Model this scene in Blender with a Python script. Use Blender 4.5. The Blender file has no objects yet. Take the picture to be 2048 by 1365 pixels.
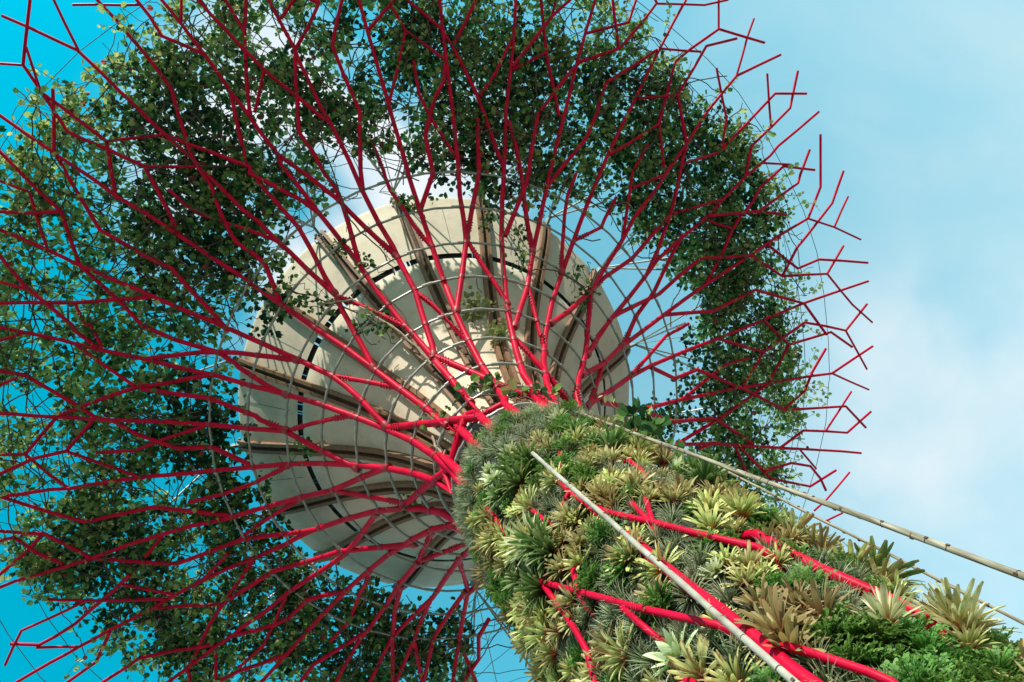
import bpy, math, random
import numpy as np
from mathutils import Vector, Matrix, noise as mnoise

# ------------------------------------------------------------------ camera, sky, sun
S = 0.65            # metres per survey unit
EYE = 1.6           # height of the photographer's eye
C = bpy.context.scene.collection
scene = bpy.context.scene
CAM_ROT = [[0.965637, 0.0, -0.259894], [-0.028729, 0.993871, -0.106744], [0.258301, 0.110543, 0.959719]]
AXIS = (5.9435, 6.3794)
cam_d = bpy.data.cameras.new('camera'); cam = bpy.data.objects.new('camera', cam_d); C.objects.link(cam)
cam_d.sensor_width = 36; cam_d.lens = 36 * 1500 / 2048; cam_d.clip_end = 2000; cam_d.clip_start = 0.05
Rr = CAM_ROT
m = Matrix(((Rr[0][0], -Rr[1][0], -Rr[2][0], -AXIS[0] * S),
            (Rr[0][1], -Rr[1][1], -Rr[2][1], -AXIS[1] * S),
            (Rr[0][2], -Rr[1][2], -Rr[2][2], EYE), (0, 0, 0, 1)))
cam.matrix_world = m
scene.camera = cam

SUN_AZ, SUN_EL = math.radians(249), math.radians(18.5)
sun_d = bpy.data.lights.new('sun', 'SUN'); sun = bpy.data.objects.new('sun', sun_d); C.objects.link(sun)
sun_d.energy = 5.0; sun_d.angle = math.radians(0.5); sun_d.color = (1.0, 0.93, 0.82)
sv = Vector((math.cos(SUN_EL) * math.cos(SUN_AZ), math.cos(SUN_EL) * math.sin(SUN_AZ), math.sin(SUN_EL)))
sun.rotation_euler = sv.to_track_quat('Z', 'Y').to_euler()
sun.location = (0, 0, 60)

world = bpy.data.worlds.new('World'); scene.world = world; world.use_nodes = True
nt = world.node_tree; nt.nodes.clear()
def N(t, typ, **kw):
    n = t.nodes.new(typ)
    for k, v in kw.items():
        setattr(n, k, v)
    return n
def math_node(t, op, a, b=None, clamp=False):
    n = N(t, 'ShaderNodeMath', operation=op, use_clamp=clamp)
    for i, x in enumerate((a, b)):
        if x is None: continue
        if isinstance(x, (int, float)): n.inputs[i].default_value = x
        else: t.links.new(x, n.inputs[i])
    return n.outputs[0]
out = N(nt, 'ShaderNodeOutputWorld'); bg = N(nt, 'ShaderNodeBackground')
sky = N(nt, 'ShaderNodeTexSky', sky_type='NISHITA', sun_disc=False)
sky.sun_elevation = SUN_EL; sky.sun_rotation = math.pi / 2 - SUN_AZ
sky.air_density = 1.0; sky.dust_density = 0.4; sky.ozone_density = 1.0
tint = N(nt, 'ShaderNodeMix', data_type='RGBA', blend_type='MULTIPLY'); tint.inputs[0].default_value = 1
nt.links.new(sky.outputs[0], tint.inputs[6]); tint.inputs[7].default_value = (0.0, 4.0, 3.45, 1)
tc = N(nt, 'ShaderNodeTexCoord')
def dot_dir(v):
    n = N(nt, 'ShaderNodeVectorMath', operation='DOT_PRODUCT'); nt.links.new(tc.outputs['Generated'], n.inputs[0])
    n.inputs[1].default_value = Vector(v).normalized(); return n.outputs['Value']
def ramp(x, lo, hi):
    n = N(nt, 'ShaderNodeMapRange', interpolation_type='SMOOTHSTEP'); nt.links.new(x, n.inputs[0])
    n.inputs[1].default_value = lo; n.inputs[2].default_value = hi; return n.outputs[0]
def wnoise(sc, det, off, dist=0.0):
    mp = N(nt, 'ShaderNodeMapping'); nt.links.new(tc.outputs['Generated'], mp.inputs[0]); mp.inputs[1].default_value = off
    n = N(nt, 'ShaderNodeTexNoise'); nt.links.new(mp.outputs[0], n.inputs[0])
    n.inputs['Scale'].default_value = sc; n.inputs['Detail'].default_value = det; n.inputs['Distortion'].default_value = dist
    return n.outputs[0]
lin = N(nt, 'ShaderNodeMapRange'); nt.links.new(dot_dir((1, -0.05, 0.05)), lin.inputs[0])       # thin high cloud thickening towards one side
lin.inputs[1].default_value = -0.25; lin.inputs[2].default_value = 0.92
veil = math_node(nt, 'MULTIPLY', math_node(nt, 'POWER', lin.outputs[0], 2.0), 0.80)
veil = math_node(nt, 'MULTIPLY', veil, math_node(nt, 'ADD', math_node(nt, 'MULTIPLY', wnoise(3.5, 6, (5, 1, 3), 0.3), 0.7), 0.66))
puff = ramp(wnoise(3.4, 9, (1.7, 0.4, 2.2), 0.6), 0.42, 0.72)
puff_w = ramp(dot_dir((1, -0.1, 0.1)), 0.0, 0.75)
puff = math_node(nt, 'MULTIPLY', math_node(nt, 'MULTIPLY', puff, puff_w), 0.2)
c1 = math_node(nt, 'MULTIPLY', ramp(dot_dir((0.03, -0.12, 0.99)), 0.957, 0.996), ramp(wnoise(5, 7, (3, 1, 0), 0.4), 0.34, 0.55))
c2 = math_node(nt, 'MULTIPLY', ramp(dot_dir((0.70, 0.17, 0.69)), 0.972, 0.999), ramp(wnoise(5, 4, (2, 2, 5), 0.3), 0.22, 0.70))
c3 = math_node(nt, 'MULTIPLY', ramp(dot_dir((0.60, 0.33, 0.72)), 0.965, 0.999), ramp(wnoise(5, 4, (4, 5, 1), 0.3), 0.25, 0.70))
cl = math_node(nt, 'MAXIMUM', math_node(nt, 'MAXIMUM', c1, math_node(nt, 'MULTIPLY', c2, 0.75)), math_node(nt, 'MULTIPLY', c3, 0.5))
cov = math_node(nt, 'ADD', veil, puff, True)
mixc = N(nt, 'ShaderNodeMix', data_type='RGBA'); nt.links.new(cov, mixc.inputs[0])
nt.links.new(tint.outputs[2], mixc.inputs[6]); mixc.inputs[7].default_value = (5.6, 7.2, 7.75, 1)
sep = N(nt, 'ShaderNodeSeparateXYZ'); nt.links.new(tc.outputs['Generated'], sep.inputs[0])
hz = N(nt, 'ShaderNodeMapRange', interpolation_type='SMOOTHSTEP'); nt.links.new(sep.outputs[2], hz.inputs[0])   # unseen warm haze added low over the horizon as neutral side fill
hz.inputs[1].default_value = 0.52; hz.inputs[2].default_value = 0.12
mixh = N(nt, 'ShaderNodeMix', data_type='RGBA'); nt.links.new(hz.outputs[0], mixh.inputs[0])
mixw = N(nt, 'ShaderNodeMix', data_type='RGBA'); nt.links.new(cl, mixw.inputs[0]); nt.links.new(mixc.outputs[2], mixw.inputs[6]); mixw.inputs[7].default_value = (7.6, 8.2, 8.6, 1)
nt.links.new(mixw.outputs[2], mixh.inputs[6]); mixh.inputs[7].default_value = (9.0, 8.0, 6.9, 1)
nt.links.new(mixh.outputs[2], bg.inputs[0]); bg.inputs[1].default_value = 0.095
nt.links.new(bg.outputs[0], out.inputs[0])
scene.view_settings.view_transform = 'Standard'; scene.view_settings.look = 'None'
scene.view_settings.exposure = 0.3; scene.view_settings.gamma = 1
scene.cycles.max_bounces = 6; scene.cycles.transparent_max_bounces = 4

# ------------------------------------------------------------------ survey data (polar, around the tower's axis)
BRANCHES = """
22.85,222.5 21.97,223.3 21.05,224.1 20.12,225 19.51,225 18.89,225 18.06,224.9 17.22,224.9 16.46,224.8 15.69,224.8 15.02,224.9 14.35,225 13.78,224.8 12.61,224.7 11.76,224.5 10.94,224.9 10.09,224.7 9.34,224.8 8.44,224.6 7.71,224.7 7.05,224.8 6.63,223 5.68,219.5 5.08,216.4 4.64,213.3
7.05,224.8 6.39,227.5 5.57,231.2 4.79,235.5
14.21,219.1 13.39,218.7 12.75,219 12.02,220.2 12.03,220.3 10.96,222.5 10.09,224.4 9.83,224.7
22.04,227 21.13,226.1 20.12,225.1
22.59,225.4 21.97,223.3 21.54,221.7 21.13,220.1 20.25,219.3 19.39,218.4 18.38,217.2 17.67,217.7 16.96,218.3 16.2,218.9 15.47,219.6 15.12,219 14.62,218.2 13.88,216.6 12.88,214.2
21.77,218.8 21.13,220.1
21.47,221.7 20.74,220.4 20.01,219
15.46,219.5 14.75,221.8 14.07,224.4
20.01,219 19.26,219.1 18.51,219.1 17.81,219.1 17.1,219.1 16.69,217.8 16.3,216.4 15.55,213.6
17.1,219.1 16.63,220.9 16.17,222.7 15.72,224.7
15.69,224.8 15.06,225.8 14.44,226.9 13.93,228 13.31,229.3 12.7,230.8 12.51,230 11.91,231.2 11.31,232.5 10.5,234.4 9.84,235.5
22.4,214.6 20.64,214.5 19.79,214.4 19.07,214.3 18.35,214.3 18.22,214.2 17.56,214.2 16.9,214.2 16.25,214.1 15.6,213.9 14.94,214 14.28,214.1 13.57,214.1 12.85,214 12.03,214 11.2,213.9 10.36,213.9 9.52,213.9 9.73,213.4 8.77,213.6 8.38,213.5 7.68,213.4 6.99,213.3 6.33,213.3 5.69,213.5 5.13,213.3 4.59,213.2 3.65,212.6 2.94,212.9 2.39,213.2 2.43,212.7 2.16,214.2 2.27,217.3 2.31,217.6
19.81,220.2 19.21,218.1 18.76,216.3 18.33,214.3 17.88,213.5 17.98,214 17.47,212.8 16.53,211 15.47,208.7 14.64,208.6 13.47,208.3 12.51,208.5 11.37,206.3 10.58,204.7 9.77,202.4
22.41,213 21.17,212.1 19.94,211.2 18.85,210.2 17.94,209.3 17.02,208.5 16.37,206.1 15.56,202.9 14.66,201.6 13.74,200 12.7,197.4 12.06,197.1 11.42,196.7 10.6,196.7 9.79,196.8 9.07,195.5 8.85,194.7 7.74,192.2 7.02,191
22.45,201.6 21.27,202.7 20.11,203.9 18.95,205.3 17.98,206.6 17.01,208.5
22.4,203.5 21.16,203.5 19.93,203.4 18.69,203.4 17.78,203.4 16.86,203.3 16.24,203.2 15.62,203 14.81,203 14,202.9 13.3,202.9 12.61,202.8 11.86,202.7 11.11,202.6 10.13,202.7 9.77,202.4 9.58,202.6 8.96,202.5 8.34,202.5 7.37,202.4 6.94,202.5 6.3,202.4 5.68,202.4 5.1,201.1 4.58,198.9 4.06,195 3.67,191.8
5.68,202.4 4.75,206.3 4.21,209.2 3.7,212.8
18.37,208.9 17.71,206.5 17.28,204.9 16.86,203.3
21.72,207.6 20.57,208 19.43,208.4 18.83,208.6 18.41,208.8
21.22,192.8 20.11,193.5 19,194.3 17.9,195.1 17.1,195.9 16.29,196.7 15.29,197.8 14.66,198.8 14.03,200 13.32,201.3 12.62,202.9
21.91,206.3 20.71,204.6 19.52,202.7 18.36,200.5 17.77,199.3 17.19,198 16.29,196.6 15.73,195.6 15.18,194.6 15.05,193.9 14.13,192.2
20.56,197.2 19.32,197.4 18.08,197.6 16.98,197.7
21.93,192.5 20.88,192.4 19.83,192.4 18.78,192.3 17.73,192.2 16.81,192.2 16.17,192.2 15.52,192.2 14.86,192 14.02,191.9 13.13,191.9 12.24,191.9 11.25,191.7 10.26,191.6 9.79,191.7 8.96,191.4 8.14,191.1 7.72,191.2 7.03,191.2 6.37,191.2 5.74,191.3 4.72,190.9 4.2,190.6 3.7,190.3 2.96,190.7 2.43,188.7 2.16,188.2
20.03,186.9 18.83,188.6 17.65,190.6 16.81,192.2
15.29,197.7 15.02,196.5 14.69,195.1 14.56,195.3 13.95,192.4
14.85,191.8 13.95,190 13.26,188.5 12.58,186.9
12.34,186.6 11.71,186.5 11.08,186.4 10.4,186.4 9.73,186.4 8.92,185 8.04,183.5 7.89,182.6 6.93,180.5
12.25,192.1 11.41,193.6 10.41,195.7 9.62,197.1 9.09,198.1 8.41,199.1 7.75,200.4 6.97,202.1
20.71,181.9 19.65,181.8 18.59,181.6 17.53,181.5 16.85,181.4 16.17,181.2 14.97,181.1 13.95,180.8 12.97,180.8 11.99,180.8 11.22,180.7 10.44,180.5 9.66,180.4 8.85,180.1 8.04,179.9 6.98,180.1 6.37,177.6 5.78,174.8 5.18,171.6 4.61,168
6.93,180.1 6,183.9 5.26,187.7 4.72,190.9
15.52,181.1 14.59,182.7 13.48,184.8 12.48,186.8 11.57,188 10.7,189.7 9.84,191.6
21.1,187.3 19.91,187.2 18.73,187 17.55,186.8 16.68,186.7 15.61,184.8 14.59,182.7 14.04,181.2 13.3,180.5 12.49,178.3 11.75,176.9 11.01,175.3 10.37,175.3 9.73,175.2 9.08,172.9 8.36,169.9
20.88,180.5 19.75,181.9 18.63,183.4 17.52,185.1 16.68,186.6
21.77,171 20.52,170.9 19.27,170.9 18.01,170.9 17.07,170.8 16.12,170.8 15.37,170.5 14.21,170.6 13.39,170.6 12.57,170.6 11.72,170.3 10.86,170 9.81,169.9 9.02,169.6 8.24,169.5 7.05,169.7 6.36,169.6 5.69,169.6 4.59,169.5 3.65,168.9 2.94,170.1 2.4,170 2.16,172.2 2.26,183.4 2.35,193.1
22.06,170.4 20.99,171.1 19.93,171.9 18.86,172.8 17.81,173.8 17.12,174.6 16.42,175.4 15.23,176.1 14.67,178.3 14.14,180.6
15.23,176.1 14.13,174 13.33,172.3 12.54,170.3
22.4,177.1 21.22,176.9 20.04,176.7 18.86,176.5 17.68,176.2 16.77,176 16.13,178.4 15.52,180.9
16.77,176 16.07,173.1 15.38,170.3
14.12,175.5 13.39,175.5 12.66,175.4 11.57,177.2 10.75,178.5 9.94,180.1
20.93,175.2 19.94,173.9 18.97,172.4 18.01,170.9 17.27,169.5 16.53,168 15.87,166.6 15.22,165.1 14.31,165 13.4,164.9 12.5,164.8 11.59,163 10.7,161 9.81,158.6
22.4,160.3 21.36,160.2 20.33,160.1 19.29,160 18.61,160.1 17.87,159.9 16.59,159.7 15.62,159.6 14.73,159.6 13.84,159.7 12.65,159.5 11.42,159.3 10.63,158.8 9.84,158.3 8.81,158.3 8.24,158.2 7.01,158.6 5.74,159 5.07,161.3 4.44,164.5 3.64,169.6
5.57,158.4 4.72,154.8 4.1,151.2 3.52,147.3
15.62,159.6 14.85,158.3 14.28,157.1 13.71,155.8 12.66,153.4 11.49,153 10.71,152.8 9.94,152.5 9.37,151.6 9.03,151 7.89,148.4 7.17,147 5.96,146.7 4.66,146.6 3.83,144.5 3.2,143.7 2.73,141.5 2.61,138.1 2.35,131.5
22.44,170 21.42,169.3 20.41,168.5 19.4,167.6 18.4,166.7 17.61,165.8 16.82,164.9 16.19,162.5 15.59,159.8
21.98,158.3 21,159.3 20.03,160.3 19.07,161.5 18.35,162.4 17.64,163.4 16.91,165
20.6,169.6 19.55,167.7 18.54,165.5 17.99,165.5 17.39,162.6 16.68,160.2
6.98,158.1 8.27,155.5 8.98,154.3 9.7,153.3 9.95,152.9
11.14,164.1 10.42,164.1 9.69,164.1 8.4,165.4 8.23,165.9 7.02,169.1
12.63,159.2 13.65,156.7
22.4,148.9 20.91,148.9 20.14,148.9 19.36,148.9 18.67,148.8 17.97,148.8 17.27,148.7 16.57,148.7 15.79,148.5 15.01,148.4 13.75,148.4 13.04,148.4 12.34,148.4 11.04,148 9.92,147.2 8.75,146.6 7.75,146.9 6.94,147.1
10.67,151 11.44,149.6 12.22,148.4
17.9,156.4 17.27,155.3 16.65,154.2 15.96,152.9 15.27,151.6 14.58,150.2 13.91,148.6
15.14,154.3 14.33,151.6 13.55,148.6
20.85,151.3 20.16,152.7 19.47,154.1 18.23,154 17.45,154 16.66,154.1
20.17,153.2 19.26,151.5 18.51,151.5 17.55,151.8 16.53,152.7 15.52,153.6 14.56,154.9
19.39,151.4 18.68,150.2 17.97,148.8
22.27,145.4 20.82,145.5 19.37,145.7 18.63,145.8 17.88,145.9 16.6,148.5
14.51,148.2 13.75,146.5 13,144.5 12.26,142.3
9.92,147.2 11,144.6 12.26,142.3 13.27,140.6 14.27,138.7 14.92,137.5 15.4,137.1
19.4,138.1 17.93,137.8 16.46,137.4 15.4,137.1 14.64,136.9 13.89,136.8 12.93,136.3 12.55,136.4 11.27,135.7 9.91,135.8 8.83,135.2 7.93,134.8 7.06,134.9 6.01,137.7 4.73,145.3
12.26,142.3 11.35,142.4 10.62,142.2 10.55,142.3 9.63,142.1 8.94,140.7 8.24,139.2 7.02,136.8 6.4,133.9 5.8,130.6 5.23,127.1 4.67,123.1
18.79,126.9 17.63,126.8 16.46,126.7 15.29,126.6 14.12,126.5 13.13,126.3 12.14,126.2 10.87,126 9.59,125.9 8.21,125.7 6.98,125.5 5.7,125.6 5.14,125.2 4.53,125.7 3.61,125.3 2.79,127.9
3.79,122.8 5.43,114.9
5.5,114.4 4.86,111.1 4.26,107 3.84,103.3
12.95,136.3 12.21,134.2 11.46,132.3 10.87,131.2 9.68,131.3 8.98,128.7 8.29,125.7
22.08,143.6 20.82,143.5 19.57,143.3 18.32,143.1 17.2,142.9 16.47,142.9 15.81,141.8 15.16,140.6 14.47,138.9 13.8,137.2
6.95,125.2 7.53,123.2 8.18,122.2 9.62,119.6 10.26,120.1 10.91,120.5
16.74,121.4 15.6,121.2 14.46,121 13.32,120.8 12.27,120.6 11.48,118.9 10.71,117 9.81,114.4 8.24,113.8 6.93,114.4 6.35,114.3 5.59,114.4
17.08,114.5 16,114.5 14.92,114.6 13.84,114.6 12.76,114.7 12.1,114.8 10.56,114.9 9.81,114.4
7.1,113.2 8.37,110.8 9.96,107.7 11.08,105.7 12.23,104.1 13.28,102.9 14.33,101.9
16.51,109.1 15.13,108.9 13.76,108.8 12.38,108.5 11.23,108.3 9.83,108 8.44,104.8 7.41,101.9 6.22,100.8 4.75,100.4 4.13,98.2
15.34,104 14.3,103.8 13.25,103.6 12.21,103.4 11.01,103 9.82,102.6 8.24,102.4 7.64,102.2
9.88,102.5 11.01,100 12.17,98 13.31,96.3 14.46,94.9
4.85,100.6 5.96,94.5 7.04,90.8
6.41,87.2 7.19,91 8.78,91 10.07,91.2 11.17,91.4 12.28,91.6 13.61,91.9 14.94,92.1 16.27,92.2
10.15,90.8 11.31,88.5 12.51,86.6 13.72,85.1 14.93,83.8 16.15,82.7 17.37,81.7
7.02,92.1 8.21,95.1 9.63,97.8 10.85,97.8 12.07,97.8 13.38,97.8 14.69,97.8
8.98,83.5 9.89,86.2 11.2,86.1 12.36,89.5 13.35,91.9 14.35,93.9 15.37,95.7 16.4,97.2
14.02,131.4 13.95,131.2 12.63,130.8 11.36,132.7 10.11,135.5
17.94,135.2 16.96,134.2 15.98,133.1 15.01,131.9 14.13,130.7 13.29,128.6 12.28,126
13.89,136.8 14.51,134.4 15.18,132.2 16.04,129.6 16.93,127.4 17.84,125.3 18.77,123.5 19.72,121.8
15.4,137.1 15.85,135.1 16.71,131.8 17.62,128.8 18.58,126.2 19.57,123.8 20.59,121.6
22.4,230.2 21.07,230.2 19.85,230.3 19.22,230.2 18.58,230.2 17.94,230.1 17.3,229.9 16.8,229.7 15.87,228 15.05,226.5 14.45,225.2 13.79,224.5 13.14,223.9 12.49,222.2 11.91,220.7 11.47,219.8 11.06,219 10.23,219.3 9.75,219.2 9.08,216.6 8.38,213.5
21.49,228 21,229.7 20.52,231.4 20.06,233.3
22.4,233.4 21.33,233.4 20.26,233.4 19.44,233.4 18.61,233.1 17.88,234.5 17.16,235.9
22.4,235.2 21.09,235.4 19.77,235.6 19.15,235.7 18.52,235.8 17.84,235.8 17.16,235.9 16.38,235.9 15.6,235.8 14.35,235.9 13.66,235.8 12.48,235.9 12.08,235.3 11.36,235.5 10.64,235.6 9.88,235.6 8.98,235.8 8.15,235.9 7.33,235.9 6.17,235.3 5.61,235.4 5.08,235.4 4.52,236 3.69,236.4 3.22,236.5 3.73,236.3 3.14,236.6 2.69,236.7 2.21,236.2 2.23,234.7 2.29,234.6
22.49,242.5 21.44,241 20.41,239.3 19.4,237.4 18.59,235.7
15.53,235.9 14.9,234.8 14.27,233.6 13.46,232 12.67,230.1 12.92,230.9 12.39,230.4 12.38,230.1 11.12,230.1 10.46,230.1 9.81,230.1 8.78,228.6 7.8,226.4 7.15,225.1
22.41,237.5 21.31,237.9 20.21,238.4 19.11,239 18.3,239.4 17.46,240 16.61,240.5 16.4,240.8 15.58,241.5 14.89,242.5 14.19,243.7 13.05,245.7 12.68,246.8 11.81,246.9 10.95,246.9 9.85,246.6 9.1,246.6 8.36,246.6 7.4,247.1 6.76,246.7 5.64,246.5 4.94,244.3 4.41,242.3 3.9,240 3.65,237.4
5.64,246.5 4.96,250.1 4.19,253.5 4.23,253.2 3.6,257.6
15.54,241.4 14.91,239.3 14.31,236.9
21.7,249.1 20.56,247.6 19.44,245.9 18.33,244 17.25,241.9 16.48,240.5 15.72,239 14.99,237.5 14.28,236
22.4,241.7 21.15,241.7 19.9,241.8 18.64,241.8 17.95,241.8 17.25,241.9
22.38,261.3 21.36,259.8 20.36,258.2 19.38,256.4 18.41,254.5 17.47,252.3 17.32,252.3 16.47,249.6 15.83,246.8 14.9,245.2 14.2,244 13.5,242.7 12.82,241.2 11.83,241.5 11.11,241.3 10.31,241.7 9.78,241.4 8.82,239.8 8.11,238.1 7.41,236.2
20.33,246.2 19.17,246.4 18.02,246.5 17.09,246.6 15.83,246.8 15.36,246.6 14.12,246.6 13.42,246.5 12.74,246.8
23.05,264.4 22.08,262.4 21.13,260.3 20.21,257.9 19.34,255.3 18.5,252.5 17.72,249.4 17.16,246.9
21.07,241.1 20.13,243.3 19.23,245.8 18.36,248.4 17.55,251.4 17.32,252.3
12.61,235.8 11.53,237.6 10.98,238.6 9.87,240.8 9.21,241.7 8.39,243.1 7.57,245 7.01,246.6
20.79,260.5 19.6,259 18.43,257.3 17.27,255.4 16.14,253.2 15.53,252 14.19,252.1 13.46,252.3 12.74,252.5 11.5,250.3 10.51,248.2 9.83,246.9
11.21,252.6 10.23,252.8 9.95,252.6 9.43,252.6 8.49,254.2 7.95,254.9 7.3,256.5 6.97,257.9
19.6,257.5 18.38,257.5 17.16,257.6 15.84,257.6 15.02,257.7 14.2,257.7 13.47,257.8 12.73,257.8 12,257.8 11.27,257.9 10.02,257.9 9.78,257.8 9.06,257.9 8.35,258 7.63,258.1 6.92,258.1 6.2,258 5.52,257.8 5.65,257.8 4.65,257.6 4.44,257.3 3.71,257.8 2.92,257.6 2.58,259 2.23,258.6 2.18,255.6
3.65,237.4 3.16,244.4 2.75,253.2 2.36,267.2 2.24,285.2 2.17,296.3
21.55,273.7 20.59,271.8 19.65,269.8 18.74,267.5 17.86,265 17.02,262.3 16.41,260 15.84,257.6
16.71,261.9 15.74,263.1 15.09,265.8 14.47,268.8
15.64,263.1 14.87,262 14.1,260.7 13.41,259.3 12.73,257.8
14.42,263.6 13.05,263.6 12.1,264.9 11.18,267.1 10.28,269.6
19.91,268.7 18.48,268.7 17.04,268.7 15.8,268.8 15.08,268.9 14.36,269 13.3,269.2 12.25,269.4 11.16,269.5 10.07,269.6 8.8,269.2 7.79,269.4 7.01,269.1 5.9,265.7 5.22,262.3 4.6,258
7.01,269.5 6.12,273.4 5.22,279 4.82,281.8
22.09,252.3 21.01,254.2 19.96,256.3 18.94,258.7 17.95,261.3 17,264.2 16.42,266.2 15.85,268.4 15.08,270.2 14.08,272.1 13.09,274.2 12.07,276 11.3,277.5 10.54,279.3 10.16,280.5
20.08,277.5 19.12,276.4 18.17,275.2 17.22,273.9 16.16,272.3 15.14,270.4
14.26,268.7 13.56,268.3 12.77,266.1 12.02,264.8 11.29,263.3 10.58,263.4 9.88,263.5 9.7,263.3 8.76,259.8 8.35,258
13.05,274.7 14.14,277.3 14.92,278.4 15.66,279.4
12.08,274.3 11.28,274.3 9.9,274.5 9.35,274 8.36,272.3 7.11,269.5
21.29,278.9 20.06,279.1 18.83,279.3 17.6,279.6 16.76,279.8 15.66,279.9 14.57,280 13.57,279.9 12.57,279.8 11.73,280.1 10.9,280.3 10.08,280.5 8.73,280.6 7.96,280.7 7.2,280.7 5.99,281.2 4.86,281.5 4.19,282.2 3.36,283.3 2.71,283.2 2.33,287 2.16,291.3 2.26,280.6
21.73,292 20.62,290.6 19.53,289 18.46,287.2 17.42,285.2 16.45,283.7 15.5,282 14.59,280.2
22.04,285.5 20.76,285.5 19.48,285.4 18.2,285.3 17.42,285.2
20.56,281.3 19.25,282.2 17.95,283.2 16.83,284.2 15.72,285.4 14.96,286.6 14.21,288 13.18,290.1
15.72,285.4 15.08,282.9 14.48,280.2
21.52,290.5 20.25,290.6 18.98,290.6 17.47,290.6 15.92,290.6 14.41,290.9 12.98,291 12.18,291.1 11.38,291.1 10.64,291.3 9.9,291.4 8.51,291.7 7.76,291.6 7.02,291.3 6.32,291.2 5.63,290.8 4.86,288.2 4.1,284.7
5.6,291.4 4.83,294.6 4.12,298.6 4.16,299.3 3.65,302.7
22.4,298.6 21.49,298.4 20.58,298.2 20.48,298.6 19.47,298 18.47,297.2 17.49,296.3 16.66,293.7 15.89,290.9 14.98,289.5 14.1,288.1 12.86,286 11.55,286 10.37,286.3 9.78,286.2 8.62,284.5 7.37,281.7
20.48,298.6 21.24,301.5 22.07,304.3 23.2,306.5
22.45,289.1 21.42,290.2 20.41,291.5 19.4,292.9 18.89,293.6 18.14,294.9 17.4,296.2
22.4,295.6 21.22,295.7 20.03,295.9 18.85,296.1 18.05,293.5 17.31,290.7
12.22,280.5 11.32,282.3 10.38,284.1 9.68,285.4 8.96,286.6 8.24,288 7.07,291.2
21.61,301.9 20.14,301.8 18.69,301.8 17.72,301.8 16.77,301.9 15.78,301.9 14.73,301.9 13.7,301.9 12.67,301.9 11.51,302.1 10.37,302.4 9.39,302.7 8.41,303 6.92,303 5.6,302.3 4.38,301.7 4.02,301.9 3.3,301.4 2.68,301.6 2.28,302.3
8.41,303 9.75,308.3 10.19,308 11.35,307.8
12.8,302.2 13.72,304.3 14.68,306.1 15.67,307.6
11.14,297.1 10.03,297 9.21,297.9 8.44,299.3 7.67,300.7 6.87,302.4
18.55,301.5 17.01,299.1 15.68,296.3 14.2,296.7 12.82,296.5 11.98,295.3 11.01,293.5 9.9,291.4
23.38,315.8 21.94,314.5 20.55,313.1 19.27,313 18.01,312.9 17.02,313.1 16.03,313.4 15.12,313.5 14.21,313.6 13.21,314 12.15,313.9 11.11,313.8 10.18,314.6 9.32,314.9 8.46,315 7.11,314.9 5.6,310 4.76,303.6
23.51,310.4 22.51,311.1 21.53,312.1 20.55,313.1
7.11,314.9 6.28,318.9 5.53,322.3 5.5,323 4.79,326.4 3.91,329.6 3.41,332.2 3.16,338.4
22.83,305.5 21.64,307.5
23.09,313.3 22.33,310.5 21.64,307.5 20.66,306.6 19.69,305.6 18.64,304.7 17.17,306 15.63,307.5
15.63,307.5 14.88,309.9 14.17,312.7
18.73,301.9 19.35,304.6 20.04,307.1
21.98,310.1 20.45,307.3 18.98,307.5 17.41,307.6 16.65,310.4 15.94,313.4 15.24,314.5 13.9,317.3 12.8,319.7 12.04,321.1 11.3,322.8 9.94,325.5 8.61,326.4 7.2,326.7 6,326.3 6.94,327.2 5.91,327.1 4.98,327
15.91,302.2 16.63,305 17.41,307.6
20,310.2 19.26,312.9 18.57,315.9 17.26,318.6
17.18,318.8 16.13,317.1 15.12,315.2
22.06,316.1 21.24,318.6 20.47,321.4
23.69,318.8 22.86,320.1 22.05,321.5 20.43,321.6 18.84,321.6 17.83,323.8 17.56,324.5
23.4,321.6 21.77,318.7 20.45,318.7 19.15,318.7 17.86,318.6 17.12,318.7
23.53,324.4 21.88,324.4 20.27,324.3 19.5,324.6 17.56,324.5 16.02,324.8 14.52,325.2 13.5,325.1 12.5,324.9 10.88,324.7 10.04,325.5
15.89,336 14.4,333.6 12.99,330.8 11.57,331 10.04,331.5 8.82,329.9 7.67,327.7 7.2,326.7
22.95,326.8 22.23,329.6 21.57,332.6 20.1,335.5 18.92,335.5 17.76,335.5 16.01,335.8 14.31,336 12.67,336.1 11.24,336.4 9.84,336.8 8.38,337.1 6.98,336.7 6.92,336.4 5.59,336.3 4.82,333.5 4.21,330.1
23.18,341.6 21.63,338.5 20.1,335.5
23.15,335.7 22.38,337 21.63,338.5
23.4,332.5 22.66,333.9 21.95,335.4 20.71,336.6 19.78,337.6 18.86,338.6 17.42,341.7
15.89,336 16.63,338.9 17.42,341.7 18.88,343 20.39,344.2 21.89,341.4
20.39,344.2 21.06,347 21.81,349.6 23.16,352.7
23.29,344.8 21.62,343.3 20.02,341.7 18.5,341.6 17.75,338.8 17.08,335.8
21.87,327.5 20.65,329.5 20.3,330.3 18.81,330.3 17.34,330.3 15.89,327.9 14.52,325.2
17.34,330.3 18.85,333.3
21.67,330.2 19.97,327.1 18.13,327.4 17.25,328.5 16.17,329.2 15.44,330.2 14.32,332.7 13.53,334.3 12.76,336
18.93,324.7 20.4,327.5
14.35,325.6 15.47,330
12.95,319.9 14.25,322.4 15.62,324.5
12.86,319.8 11.32,319.7 9.83,319.8 9.04,318.6 8.12,316.7 7.18,314.9
12.76,324.5 11.75,326.1 10.78,328 9.84,330.3 8.39,332.2 7.35,335.6 6.92,336.4
14.45,307.8 13.85,307.9 12.83,308 12.11,309.6 11.22,311.6 10.35,313.9 10.16,314.5
12.25,309.8 13.83,313.4
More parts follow.
